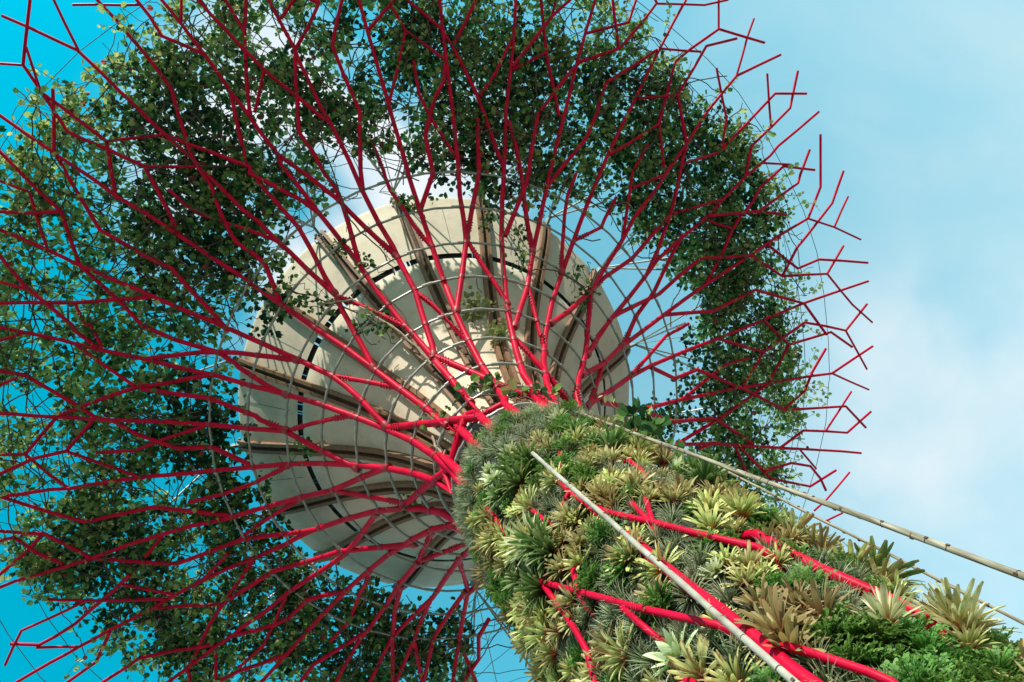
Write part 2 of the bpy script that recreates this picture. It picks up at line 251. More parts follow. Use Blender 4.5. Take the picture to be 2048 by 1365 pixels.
23.18,347.2 20.95,347.2 19.69,347.2 18.45,347.2 17,347.4 15.57,347.6 14.09,347.8 12.64,348 11.31,348 10.01,348 8.33,347.9 6.9,347.8 5.65,348 4.44,345.8 3.79,345
9.84,336.8 11.2,339.6 12.62,341.9 14.04,341.9 15.5,341.8 16.93,344.7 18.45,347.2 19.07,350.1 19.77,352.9
11.06,342 9.6,342.1 8.4,344.6 7.1,347.1
8.32,348.3 9.68,353.9 11.1,353.3 11.86,355.2 13.46,358.7 14.21,359.8 15.51,2.1 16.87,4.1 18.26,1.2 18.74,358.3 19.72,355
16.87,4.1 18.37,4.1 19.85,4 21.36,3.9 23.09,6.9
21.67,1.8 20.86,4.6 20.12,7.5
17.1,10.6 18.48,7.6 20.13,7.6 21.72,7.7 23.3,4.7
12.64,348 14,350.9 15.42,353.3 16.87,351.6 18.37,350.2 19.77,351.6 21.21,353 22.04,351.5 22.89,350.1
21.21,353 21.94,356 22.75,358.9
15.42,353.3 14.67,356 13.96,358.9
15.65,347.6 16.38,350.5 17.17,353.1 18.64,352.9 20.13,352.7 21.62,355.5
17.17,353.1 16.41,356 15.72,359.2 14.16,2 12.54,5.5 11.27,8.3 10.06,11.7
23.15,355.9 21.64,357.3 20.17,358.9 18.74,358.9 17.21,359 15.72,359.2 14.58,359.2 13.46,359.2 11.77,359.6 10.12,359.9 9.02,0.2 7.89,0.4 7.55,0.3
20.17,358.9 21.53,0.4 22.94,1.7
4.73,348.9 6.07,356.3 7.39,0.5 8.54,3.4 9.66,5.5 10.96,5.4 12.28,5.2 12.81,6.4 13.96,8.5 15.15,10.4
14.41,353.8 12.93,353.8 11.96,355.6 11.03,357.6 10.12,359.9
9.98,11.7 11.25,11.2 12.54,10.8 13.89,10.9 15.44,10.8 17.02,10.7 18.48,10.6 19.97,10.5 21.49,10.4 23.05,10.4
18.47,10.7 19.97,13.4
12.53,10.6 11.55,12.2
13.89,10.9 15.1,15.8
14.26,11.2 16.28,15.1 16.95,16.2 18.41,16.2 19.89,16.2 21.46,13.2
16.28,15.1 18.05,13 19.46,13.1 20.42,14.7 21.08,16.3
22.53,13.2 21.91,15.5 21.33,17.8 20.75,19.6
22.94,18.9 21.78,20.8
5.52,336.4 4.64,341 3.95,344.9
3.66,284.7 3.33,292 2.95,304.8 2.75,315.8 2.76,331.3
3.66,190.9 2.93,202.1 2.71,206.5 2.37,219.5 2.18,234.5 2.18,253.1
2.24,235.2 2.3,228
3.83,144.5 2.74,162 2.21,185.3 2.18,191.1 2.22,214.2 2.3,228.3
"""
BARS = """
9.38,277.5 8.98,278 8.61,278.4 8.26,278.8 7.99,279.4 7.72,281.4 7.47,283.5 7.24,285.8 6.99,287.3 6.75,288.8
10.59,239.4 10.06,239.3 9.58,239.2 9,239.4 8.47,239.6 8.13,239.9 7.82,240.3 7.43,240.4 7.07,240.6 6.72,240.5 6.4,240.4 6.13,240.8 5.88,241.2
11.91,239.3 11.37,242 10.89,246 10.46,249.9 10.11,252.6 9.79,255.3 9.5,258 9.22,261.2 8.97,264.4 8.74,267.8
11.37,257.2 10.56,250.4
11.39,251.1 10.67,249.3
11.93,199.5 11.07,206.3 10.37,211.9 9.7,217.2 9.12,221.7 8.67,225.7 8.27,229.4 7.91,232.8 7.59,236
11.93,199.5 11.28,199.9 10.69,200.4 10.06,200 9.53,199.1 9.29,196.7 9.06,194.3
9.23,219.4 8.87,219.9 8.54,220.5
6.65,244 6.35,246.8 6.15,248.5 5.96,250.1 5.78,251.7 5.55,253
15.14,250 14.41,244.9 13.9,239.1
13.87,237.4 13.25,236.5 12.14,237.6
16.69,196.7 15.39,198.6 14.81,196.8
12.88,229.9 13.15,237.5
7.3,219.6 7.03,221.3
13.61,273.8 12.83,272.1
10.98,214.2 10.47,210.2
13.71,217.9 13.06,219.2
"""
PL_A = [(253, 12.5), (259, 11.5), (267, 11.2), (267, 9.9), (287, 10.5), (301, 16.6), (302, 10.2), (233, 10.1), (224, 11.4), (218, 11.1), (230, 9.0), (257, 8.8), (261, 8.5), (255, 8.2), (272, 8.5), (306, 11.5), (208, 8.8), (206, 9.3), (228, 6.9), (179, 11.0), (184, 12.1), (219, 14.4), (223, 15.3), (254, 13.9), (229, 12.2), (222, 7.4), (261, 8.2), (182, 11.4), (184, 10.1), (262, 12.4), (285, 11.1), (249, 12.8), (257, 12.9), (210, 14.4), (210, 12.9), (232, 11.6), (221, 11.4), (234, 10.1), (280, 12.7), (184, 16.9), (188, 15.2), (227, 12.4), (236, 14.0)]
PL_Br = [(248, 7.1), (258, 7.3), (261, 7.0), (251, 7.6), (261, 7.5), (297, 6.6), (308, 12.4)]
PL_BIG = [(274, 6.6), (295, 6.5), (296, 6.4), (207, 13.0)]
PL_D = [(223, 15.1), (234, 15.6), (275, 14.7), (269, 16.2), (269, 15.0), (225, 15.8), (298, 12.3), (306, 13.4), (296, 15.0)]
PL_C = [(295, 13.3), (273, 18.0), (214, 17.2), (230, 16.9), (212, 16.6), (222, 7.9), (251, 8.7)]
PL_T = [(254, 19.0), (249, 17.8), (246, 18.9), (257, 17.9), (260, 17.2), (243, 17.4), (245, 16.8), (246, 16.1), (256, 16.0), (253, 15.1), (244, 15.4), (240, 18.1), (206, 18.5), (198, 19.0), (201, 17.6), (201, 16.7), (195, 18.0), (228, 13.7), (228, 12.8), (224, 13.4), (234, 12.5), (265, 12.9), (261, 13.2), (264, 12.4), (260, 13.7), (251, 9.8), (245, 9.7), (246, 9.3), (247, 10.2), (251, 9.1), (244, 8.8), (269, 7.9), (277, 8.0), (275, 7.2), (272, 7.3), (227, 8.1), (223, 8.4), (229, 7.6), (233, 7.6), (232, 7.2), (225, 7.6), (214, 9.5), (210, 10.2), (209, 9.5), (213, 8.9), (230, 10.6), (248, 5.9), (250, 5.7), (255, 5.7), (244, 6.1), (228, 13.2), (226, 14.0), (306, 15.3), (271, 7.5), (284, 7.9), (237, 7.2), (223, 8.1), (219, 8.9), (204, 10.2)]
PL_F = [(278, 6.3), (277, 6.4), (268, 5.7), (277, 5.8), (274, 5.5), (299, 6.2), (284, 5.5), (274, 5.2), (264, 5.3), (261, 5.5), (262, 6.5), (263, 6.7), (270, 7.7), (267, 6.4), (265, 6.0), (234, 6.5), (240, 6.2), (229, 8.8), (218, 10.5), (213, 10.3), (260, 6.1), (254, 6.2), (269, 10.7), (299, 11.4), (229, 10.0), (282, 5.7), (267, 5.2), (275, 6.0), (260, 5.7), (298, 6.0), (296, 10.1), (230, 15.4), (233, 11.1), (237, 14.7), (281, 11.5), (301, 12.2)]
CLUMPS = [(17.2, 231, 1.1), (16.8, 229, 1.1), (18.0, 230, 0.9), (15.9, 230, 1.3), (14.8, 228, 1.3), (14.4, 232, 1.1), (13.3, 231, 1.1), (14.4, 224, 1.3), (15.4, 223, 1.1), (16.3, 223, 1.1), (12.6, 221, 1.3), (13.8, 218, 1.5), (13.7, 224, 1.3), (11.8, 222, 1.1), (12.5, 214, 1.3), (14.3, 215, 1.1), (11.4, 216, 1.1), (10.8, 225, 0.9), (17.0, 222, 0.9), (8.5, 214, 0.9), (8.5, 209, 0.9), (10.3, 213, 1.1), (12.4, 207, 1.3), (14.0, 210, 0.9), (12.2, 231, 1.1), (10.5, 181, 1.3), (9.8, 178, 1.3), (11.1, 185, 1.1), (12.0, 181, 1.1), (10.3, 172, 1.3), (9.8, 186, 1.1), (11.5, 175, 1.1), (13.1, 174, 0.9), (9.8, 165, 1.1), (8.9, 161, 0.9), (15.4, 158, 1.5), (16.0, 162, 1.3), (17.1, 161, 1.3), (16.9, 158, 1.3), (15.6, 154, 1.3), (14.0, 156, 1.3), (15.2, 163, 1.1), (12.6, 160, 1.1), (17.9, 161, 0.9), (14.0, 161, 1.1), (14.2, 151, 1.1), (16.5, 151, 1.1), (15.2, 150, 0.9), (14.7, 145, 1.3), (14.2, 139, 1.3), (12.8, 139, 1.1), (15.3, 139, 1.3), (16.7, 142, 0.9), (13.3, 133, 1.1), (14.9, 134, 1.1), (11.7, 131, 1.1), (11.3, 140, 1.1), (10.5, 130, 0.9), (10.1, 137, 0.9), (10.5, 117, 1.1), (11.2, 111, 1.3), (10.5, 105, 1.1), (11.2, 97, 1.3), (12.1, 115, 1.1), (9.4, 112, 0.9), (9.8, 94, 1.1), (9.2, 86, 0.9), (8.7, 147, 0.9), (9.9, 155, 0.9), (9.6, 142, 0.7), (12.1, 122, 1.1), (15.5, 244, 1.1), (14.7, 245, 1.1), (14.0, 248, 0.9), (16.2, 255, 0.9), (16.2, 265, 1.3), (15.7, 268, 1.3), (15.1, 270, 1.1), (14.9, 263, 1.1), (12.8, 265, 1.1), (14.0, 275, 1.3), (14.8, 278, 1.3), (12.4, 273, 1.3), (14.1, 282, 1.3), (15.1, 285, 1.3), (15.8, 288, 1.1), (16.4, 281, 1.1), (15.8, 291, 1.1), (15.4, 295, 1.1), (13.5, 288, 1.1), (12.5, 285, 1.1), (12.7, 280, 1.1), (11.2, 277, 1.1), (10.1, 279, 1.3), (10.1, 275, 1.1), (10.8, 289, 0.9), (9.9, 268, 0.9), (12.5, 250, 0.9), (13.1, 248, 0.9), (13.3, 255, 0.9), (14.3, 260, 0.9), (16.9, 299, 1.1), (16.9, 303, 1.1), (16.8, 305, 0.9), (15.5, 299, 1.1), (15.7, 304, 1.1), (14.0, 301, 1.1), (14.9, 307, 1.1), (16.0, 309, 1.1), (17.2, 313, 1.1), (18.2, 315, 0.9), (13.0, 307, 1.3), (14.5, 312, 1.3), (15.3, 316, 1.3), (17.0, 318, 1.3), (18.1, 320, 1.3), (17.8, 324, 1.3), (17.3, 327, 1.3), (16.3, 323, 1.3), (14.6, 322, 1.3), (13.1, 317, 1.3), (12.1, 313, 1.1), (15.8, 329, 1.3), (16.6, 333, 1.3), (17.9, 332, 0.9), (14.3, 328, 1.3), (12.9, 325, 1.1), (14.7, 334, 1.3), (15.5, 338, 1.3), (13.3, 336, 1.1), (14.5, 341, 1.3), (14.8, 346, 1.3), (13.5, 346, 1.3), (12.0, 350, 1.1), (13.5, 354, 1.3), (11.2, 356, 1.1), (12.5, 1, 1.1), (11.0, 4, 1.1), (13.5, 359, 0.9), (14.7, 8, 0.9), (12.8, 9, 0.9), (16.1, 348, 0.9), (17.0, 349, 0.9), (14.4, 299, 0.9), (12.5, 298, 0.9), (13.1, 294, 0.9), (14.5, 14, 0.9), (15.4, 16, 0.9), (9.8, 6, 1.1), (8.8, 5, 0.9), (16.3, 10, 0.7)]
GAPS = [(9.8, 231, 1.3), (10.5, 246, 1.5), (10.5, 253, 0.9), (12.1, 259, 1.1), (12.9, 259, 0.9), (9.4, 265, 0.9), (9.1, 191, 0.7), (9.1, 184, 0.9), (9.1, 267, 0.7), (15.6, 213, 0.6), (14.7, 205, 0.7), (14.7, 252, 0.6), (13.2, 263, 0.6), (17.7, 289, 1.3), (17.1, 281, 0.9), (16.6, 246, 0.9), (14.3, 256, 0.6), (9.5, 216, 0.4), (10.3, 314, 1.5), (10.0, 307, 1.1), (9.7, 326, 1.1), (10.1, 339, 1.3), (9.1, 353, 0.9), (6.5, 116, 0.9), (7.5, 133, 0.4), (8.2, 143, 0.6), (16.6, 175, 0.7), (17.3, 170, 0.9), (15.7, 171, 0.7), (6.3, 273, 0.0), (19.4, 156, 1.3), (11.0, 173, 0.4), (17.5, 246, 0.7), (17.0, 253, 0.9), (19.3, 232, 1.3), (18.7, 238, 0.9), (17.9, 288, 0.9), (18.3, 295, 0.7), (15.9, 257, 0.6), (13.9, 292, 0.4), (13.8, 295, 0.4), (9.3, 200, 0.7), (7.0, 146, 0.4), (16.1, 204, 0.4), (16.0, 190, 0.3), (11.5, 324, 0.7)]
SP_bright = [(4.87, 270), (4.0, 279)]
SP_dark = [(7.88, 217), (8.69, 218), (7.25, 219), (5.63, 228), (5.19, 229), (5.75, 223), (8.12, 235), (7.44, 237), (7.92, 277), (6.59, 287), (7.76, 286), (7.27, 307), (7.22, 315), (6.33, 174), (3.31, 146), (6.7, 315), (2.6, 214), (8.28, 212), (8.67, 256), (8.86, 254)]
SP_neck = [(2.58, 242), (2.42, 250), (2.43, 261), (2.27, 268), (2.28, 281), (2.26, 292), (3.6, 328)]
SP_right = [(7.66, 7), (7.5, 12), (7.72, 1)]
CREEP = [[(8.7, 234.8), (6.7, 235.8), (5.3, 237.8), (4.3, 235.1)], [(8.5, 217.0), (7.4, 220.8), (6.4, 224.6), (5.2, 229.0)], [(7.3, 219.5), (6.6, 226.9), (5.5, 229.6), (4.2, 233.6), (3.4, 233.1)], [(2.5, 238.5), (2.3, 259.1), (2.2, 279.0), (2.5, 317.7)], [(2.6, 200.1), (2.3, 190.9), (2.3, 199.2)], [(8.0, 280.8), (5.6, 279.9), (4.2, 279.7)], [(6.3, 291.2), (6.8, 300.2), (7.0, 312.9), (6.6, 317.2)], [(11.5, 241.9), (9.0, 240.7), (7.5, 243.3), (6.2, 243.9)]]
rnd = random.Random(11); rng = np.random.default_rng(11)

# ------------------------------------------------------------------ materials
def mat(name):
    mt = bpy.data.materials.new(name); mt.use_nodes = True
    t = mt.node_tree; b = t.nodes['Principled BSDF']; return mt, t, b
def noise(t, sc, det=4, coord='Object', vec=None):
    n = N(t, 'ShaderNodeTexNoise'); n.inputs['Scale'].default_value = sc; n.inputs['Detail'].default_value = det
    if vec is None:
        c = N(t, 'ShaderNodeTexCoord'); vec = c.outputs[coord]
    t.links.new(vec, n.inputs[0]); return n.outputs[0]
def cramp(t, fac, stops):
    r = N(t, 'ShaderNodeValToRGB'); t.links.new(fac, r.inputs[0]); e = r.color_ramp.elements
    while len(e) < len(stops): e.new(0.5)
    for el, (p, c) in zip(e, stops): el.position = p; el.color = (*c, 1)
    return r.outputs[0]
def bump(t, b, h, strength=0.3, dist=0.02):
    n = N(t, 'ShaderNodeBump'); n.inputs['Strength'].default_value = strength; n.inputs['Distance'].default_value = dist
    t.links.new(h, n.inputs['Height']); t.links.new(n.outputs[0], b.inputs['Normal'])
def plain(name, c1, c2, sc=6, rough=0.6, metal=0.0, bstr=0.15):
    mt, t, b = mat(name); n = noise(t, sc, 6)
    t.links.new(cramp(t, n, [(0.3, c1), (0.7, c2)]), b.inputs['Base Color'])
    b.inputs['Roughness'].default_value = rough; b.inputs['Metallic'].default_value = metal
    if bstr: bump(t, b, noise(t, sc * 6, 5), bstr, 0.01)
    return mt
M_RED = plain('red_paint', (0.39, 0.0015, 0.024), (0.62, 0.003, 0.038), 3.4, 0.42, 0, 0.06)
M_RED.node_tree.nodes['Principled BSDF'].inputs['Specular IOR Level'].default_value = 0.1
M_REDDK = plain('red_bolts', (0.24, 0.002, 0.012), (0.33, 0.003, 0.016), 8, 0.5, 0, 0.1)
M_GALV = plain('galvanised_steel', (0.22, 0.22, 0.20), (0.36, 0.35, 0.31), 9, 0.5, 0.35, 0.1)
M_DARK = plain('dark_steel', (0.016, 0.018, 0.02), (0.04, 0.04, 0.042), 7, 0.6, 0.2, 0.1)
M_CABLE = plain('steel_cable', (0.06, 0.07, 0.08), (0.1, 0.11, 0.12), 5, 0.5, 0.3, 0)
M_PLAST = plain('core_render', (0.40, 0.36, 0.29), (0.52, 0.47, 0.39), 2.5, 0.8, 0, 0.2)
M_GROUND = plain('paving_stone', (0.27, 0.235, 0.19), (0.36, 0.315, 0.26), 0.6, 0.85, 0, 0.2)
M_SOIL = plain('planting_felt', (0.012, 0.018, 0.008), (0.05, 0.05, 0.022), 5, 0.95, 0, 0.6)
M_LAMP = plain('black_lamp_housing', (0.01, 0.01, 0.012), (0.02, 0.02, 0.022), 7, 0.4, 0, 0)

M_FAB, t, b = mat('cream_membrane')
n1 = noise(t, 0.9, 5); n2 = noise(t, 14, 5)
mx = math_node(t, 'ADD', math_node(t, 'MULTIPLY', n1, 0.7), math_node(t, 'MULTIPLY', n2, 0.3))
mps = N(t, 'ShaderNodeMapping'); cs_ = N(t, 'ShaderNodeTexCoord'); t.links.new(cs_.outputs['Object'], mps.inputs[0]); mps.inputs[3].default_value = (2.2, 2.2, 0.35)
n3 = noise(t, 1.5, 7, vec=mps.outputs[0])
mx = math_node(t, 'ADD', math_node(t, 'MULTIPLY', mx, 0.62), math_node(t, 'MULTIPLY', n3, 0.38))
t.links.new(cramp(t, mx, [(0.32, (0.46, 0.385, 0.28)), (0.5, (0.60, 0.52, 0.395)), (0.7, (0.66, 0.58, 0.455))]), b.inputs['Base Color'])
b.inputs['Roughness'].default_value = 0.75; bump(t, b, noise(t, 40, 3), 0.12, 0.01)

M_WOOD, t, b = mat('weathered_timber')
cc = N(t, 'ShaderNodeTexCoord'); mp = N(t, 'ShaderNodeMapping'); t.links.new(cc.outputs['Object'], mp.inputs[0]); mp.inputs[3].default_value = (9, 9, 2)
nn = noise(t, 1.6, 7, vec=mp.outputs[0])
t.links.new(cramp(t, nn, [(0.3, (0.15, 0.078, 0.038)), (0.55, (0.21, 0.11, 0.05)), (0.75, (0.26, 0.14, 0.066))]), b.inputs['Base Color'])
b.inputs['Roughness'].default_value = 0.7; bump(t, b, nn, 0.15, 0.006)

M_POLE, t, b = mat('pale_weathered_pole')
cc = N(t, 'ShaderNodeTexCoord'); mp = N(t, 'ShaderNodeMapping'); t.links.new(cc.outputs['Object'], mp.inputs[0]); mp.inputs[3].default_value = (14, 14, 1.2)
nn = noise(t, 2.2, 8, vec=mp.outputs[0])
t.links.new(cramp(t, nn, [(0.25, (0.07, 0.055, 0.035)), (0.48, (0.23, 0.185, 0.125)), (0.72, (0.44, 0.39, 0.30))]), b.inputs['Base Color'])
b.inputs['Roughness'].default_value = 0.8; bump(t, b, nn, 0.5, 0.01)
M_POLEC = plain('cream_painted_pole', (0.24, 0.205, 0.16), (0.44, 0.40, 0.335), 5, 0.8, 0, 0.5)
M_BARK = plain('brown_vine_bark', (0.05, 0.03, 0.018), (0.12, 0.075, 0.045), 9, 0.85, 0, 0.3)
M_BARKP = plain('pale_vine_bark', (0.24, 0.17, 0.11), (0.40, 0.31, 0.22), 9, 0.85, 0, 0.3)

def leafmat(name, stops, transl=0.35, rough=0.5, attr='t', hue=0.04, val=0.35, spec=0.35):
    """colour runs along the leaf (attribute t) and varies from plant to plant"""
    mt, t, b = mat(name)
    a = N(t, 'ShaderNodeAttribute', attribute_name=attr)
    col = cramp(t, a.outputs['Fac'], stops)
    oi = N(t, 'ShaderNodeObjectInfo')
    hsv = N(t, 'ShaderNodeHueSaturation'); t.links.new(col, hsv.inputs['Color'])
    t.links.new(math_node(t, 'ADD', math_node(t, 'MULTIPLY', oi.outputs['Random'], hue), 0.5 - hue / 2), hsv.inputs['Hue'])
    nv = noise(t, 5, 3)
    v = math_node(t, 'ADD', math_node(t, 'MULTIPLY', oi.outputs['Random'], val), math_node(t, 'MULTIPLY', nv, 0.5))
    t.links.new(math_node(t, 'ADD', v, 0.75 - val / 2), hsv.inputs['Value'])
    t.links.new(hsv.outputs[0], b.inputs['Base Color']); b.inputs['Roughness'].default_value = rough
    b.inputs['Specular IOR Level'].default_value = spec
    tr = N(t, 'ShaderNodeBsdfTranslucent'); t.links.new(hsv.outputs[0], tr.inputs[0])
    mx = N(t, 'ShaderNodeMixShader'); mx.inputs[0].default_value = transl
    t.links.new(b.outputs[0], mx.inputs[1]); t.links.new(tr.outputs[0], mx.inputs[2])
    t.links.new(mx.outputs[0], t.nodes['Material Output'].inputs[0]); return mt
M_BROM = leafmat('olive_bromeliad_leaf', [(0.0, (0.50, 0.05, 0.02)), (0.2, (0.38, 0.15, 0.045)), (0.38, (0.29, 0.32, 0.08)), (0.75, (0.66, 0.63, 0.26)), (0.92, (0.58, 0.48, 0.19)), (1.0, (0.38, 0.22, 0.09))], 0.3, hue=0.075, val=0.55)
M_PALE = leafmat('pale_bromeliad_leaf', [(0.0, (0.55, 0.05, 0.02)), (0.18, (0.52, 0.26, 0.10)), (0.4, (0.60, 0.55, 0.26)), (0.8, (0.76, 0.72, 0.44)), (1.0, (0.46, 0.38, 0.17))], 0.3)
M_BROWN = leafmat('bronze_bromeliad_leaf', [(0.0, (0.36, 0.05, 0.02)), (0.25, (0.34, 0.17, 0.06)), (0.7, (0.34, 0.28, 0.11)), (1.0, (0.34, 0.22, 0.10))], 0.3)
M_DGRN = leafmat('dark_green_bromeliad_leaf', [(0.0, (0.32, 0.035, 0.015)), (0.18, (0.12, 0.07, 0.03)), (0.4, (0.075, 0.14, 0.035)), (0.85, (0.17, 0.27, 0.07)), (1.0, (0.30, 0.33, 0.14))], 0.25)
M_CREAM = leafmat('pale_green_leaf', [(0.0, (0.2, 0.26, 0.08)), (0.4, (0.46, 0.52, 0.23)), (1.0, (0.70, 0.72, 0.48))], 0.3)
M_AIR = leafmat('grey_green_spike', [(0.0, (0.045, 0.06, 0.028)), (0.5, (0.17, 0.21, 0.10)), (1.0, (0.42, 0.44, 0.27))], 0.2, 0.6)
M_SHRUB = leafmat('fresh_green_leaf', [(0.0, (0.05, 0.12, 0.02)), (0.5, (0.10, 0.21, 0.04)), (1.0, (0.22, 0.36, 0.08))], 0.35)
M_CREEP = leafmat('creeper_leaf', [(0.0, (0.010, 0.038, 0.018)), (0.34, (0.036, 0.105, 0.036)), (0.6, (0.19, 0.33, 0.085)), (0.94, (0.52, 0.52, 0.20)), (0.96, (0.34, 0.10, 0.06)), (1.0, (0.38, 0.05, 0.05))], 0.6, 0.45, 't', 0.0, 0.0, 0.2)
M_CREEPB = leafmat('bright_creeper_leaf', [(0.0, (0.14, 0.19, 0.05)), (1.0, (0.34, 0.38, 0.14))], 0.35)

# ------------------------------------------------------------------ geometry helpers
def pchip(x, y):
    x = np.array(x, float); y = np.array(y, float); h = np.diff(x); d = np.diff(y) / h; mm = np.zeros_like(y)
    mm[0] = d[0]; mm[-1] = d[-1]
    for i in range(1, len(x) - 1):
        if d[i-1] * d[i] > 0:
            w1 = 2*h[i] + h[i-1]; w2 = h[i] + 2*h[i-1]; mm[i] = (w1 + w2) / (w1/d[i-1] + w2/d[i])
    def f(q):
        q = np.asarray(q, float); i = np.clip(np.searchsorted(x, q) - 1, 0, len(x) - 2); u = (q - x[i]) / h[i]
        return (2*u**3-3*u**2+1)*y[i] + (u**3-2*u**2+u)*h[i]*mm[i] + (-2*u**3+3*u**2)*y[i+1] + (u**3-u**2)*h[i]*mm[i+1]
    return f
# red frame: a trumpet of revolution; radius against height
KH = [0, 4, 8, 12, 16, 18.5, 20.56, 22.13, 23.48, 24.93, 26.06, 27.33, 28.39, 29.32, 30.0, 30.8, 31.7, 32.6, 33.4, 34.3]
KR = [2.75, 2.6, 2.5, 2.42, 2.35, 2.25, 2.16, 2.42, 2.95, 3.64, 4.56, 5.69, 6.95, 8.36, 9.78, 12.0, 15.0, 18.7, 22.7, 28]
RH = pchip(KH, KR)
_hh = np.linspace(20.56, 34.3, 800); _rr = RH(_hh)
def HR(r): return np.interp(r, _rr, _hh)
# membrane funnel: radius against height
FK = [20, 21, 22, 23, 24, 25, 26, 27, 28, 29, 30, 31, 32, 33, 33.4, 34]
FR = [1.55, 1.62, 1.80, 2.07, 2.41, 2.81, 3.30, 3.88, 4.56, 5.34, 6.20, 7.11, 7.99, 8.74, 8.97, 9.30]
FRH = pchip(FK, FR); _fh = np.linspace(20, 34, 600); _fr = FRH(_fh)
def FHR(r): return np.interp(r, _fr, _fh)
def W(r, az, h):
    a = math.radians(az); return Vector((S * r * math.cos(a), S * r * math.sin(a), S * h + EYE))
GROUND = 0.0

class MB:
    def __init__(s): s.v = []; s.f = []; s.t = []; s.mi = []
    def add(s, v, f, t=None, mi=0):
        o = len(s.v); s.v += [tuple(p) for p in v]; s.f += [tuple(i + o for i in q) for q in f]
        s.t += list(t) if t is not None else [0.5] * len(v); s.mi += [mi] * len(f)
    def box(s, c, x, y, z, hx, hy, hz, mi=0):
        x = Vector(x).normalized(); y = Vector(y).normalized(); z = Vector(z).normalized(); c = Vector(c)
        v = [c + x*hx*i + y*hy*j + z*hz*k for k in (-1, 1) for j in (-1, 1) for i in (-1, 1)]
        s.add(v, [(0,2,3,1), (4,5,7,6), (0,1,5,4), (2,6,7,3), (0,4,6,2), (1,3,7,5)], mi=mi)
    def tube(s, pts, rad, n=8, caps=True, mi=0):
        pts = [Vector(p) for p in pts]; k = len(pts)
        if not hasattr(rad, '__len__'): rad = [rad] * k
        T = []
        for i in range(k):
            a = (pts[i] - pts[i-1]).normalized() if i else None; b_ = (pts[i+1] - pts[i]).normalized() if i < k-1 else None
            T.append((a + b_).normalized() if a and b_ and (a + b_).length > 1e-6 else (a or b_))
        up = Vector((0, 0, 1)) if abs(T[0].z) < 0.9 else Vector((1, 0, 0))
        u = T[0].cross(up).normalized(); v = []
        for i in range(k):
            u = (u - T[i] * u.dot(T[i])).normalized(); w = T[i].cross(u)
            for j in range(n):
                a = 2 * math.pi * j / n; v.append(pts[i] + (u * math.cos(a) + w * math.sin(a)) * rad[i])
        f = [(i*n + j, i*n + (j+1) % n, (i+1)*n + (j+1) % n, (i+1)*n + j) for i in range(k-1) for j in range(n)]
        if caps: f += [tuple(range(n-1, -1, -1)), tuple((k-1)*n + j for j in range(n))]
        s.add(v, f, mi=mi)
    def build(s, name, mats, parent=None, smooth=True):
        me = bpy.data.meshes.new(name)
        me.from_pydata(s.v, [], s.f)
        for q in (mats if isinstance(mats, (list, tuple)) else [mats]): me.materials.append(q)
        if max(s.mi, default=0): me.polygons.foreach_set('material_index', s.mi)
        at = me.attributes.new('t', 'FLOAT', 'POINT'); at.data.foreach_set('value', s.t)
        if smooth:
            me.shade_smooth()
            try: me.set_sharp_from_angle(angle=math.radians(42))
            except Exception: pass
        me.update()
        o = bpy.data.objects.new(name, me); C.objects.link(o)
        if parent is not None:
            o.parent = parent; o.matrix_parent_inverse = parent.matrix_world.inverted()
        return o
def tag(o, label=None, cat=None, group=None, kind=None):
    if label: o['label'] = label
    if cat: o['category'] = cat
    if group: o['group'] = group
    if kind: o['kind'] = kind
    return o
def empty(name, loc=(0, 0, 0)):
    o = bpy.data.objects.new(name, None); C.objects.link(o); o.location = loc; o.matrix_world = Matrix.Translation(loc); return o

# ------------------------------------------------------------------ ground
g = MB(); R_ = 400; ng = 48
ring = [0.0, 3, 8, 20, 60, 160, R_]
gv = [(0, 0, 0)]; gf = []
for q in ring[1:]:
    gv += [(q * math.cos(2*math.pi*j/ng), q * math.sin(2*math.pi*j/ng), 0) for j in range(ng)]
for j in range(ng): gf.append((0, 1 + j, 1 + (j+1) % ng))
for i in range(len(ring) - 2):
    for j in range(ng): gf.append((1 + i*ng + j, 1 + (i+1)*ng + j, 1 + (i+1)*ng + (j+1) % ng, 1 + i*ng + (j+1) % ng))
g.add(gv, gf); tag(g.build('ground', M_GROUND, smooth=False), kind='structure')

# ------------------------------------------------------------------ trunk: core and planting wall
trunk = tag(empty('planted_trunk'), 'tall round tower trunk clad in dark planting felt under the flared funnel', 'tower trunk')
def lathe(prof, n=64):
    v = []; f = []
    for r, h in prof:
        v += [W(r, 360 * j / n, h) for j in range(n)]
    for i in range(len(prof) - 1):
        for j in range(n): f.append((i*n + j, i*n + (j+1) % n, (i+1)*n + (j+1) % n, (i+1)*n + j))
    return v, f
GH = (GROUND - EYE) / S
q = MB(); q.add(*lathe([(1.42, GH), (1.42, 19), (1.46, 20.4), (1.52, 21.2), (1.60, 22.0)])); q.build('concrete_core', M_PLAST, trunk)
q = MB(); prof = [(1.5, GH + 0.004)] + [(2.18 + 0.04 * math.sin(3.1 * h), h) for h in np.linspace(GH + 0.004, 18.6, 42)] + [(2.12, 19.2), (1.95, 19.7), (1.75, 19.95), (1.44, 19.97)]
q.add(*lathe(prof)); q.build('planting_wall', M_SOIL, trunk)
q = MB(); q.add(*lathe([(1.62, 21.5), (1.74, 21.55), (1.90, 22.05), (1.80, 22.1), (1.66, 21.6), (1.62, 21.5)])); q.build('neck_ring', M_DARK, trunk)

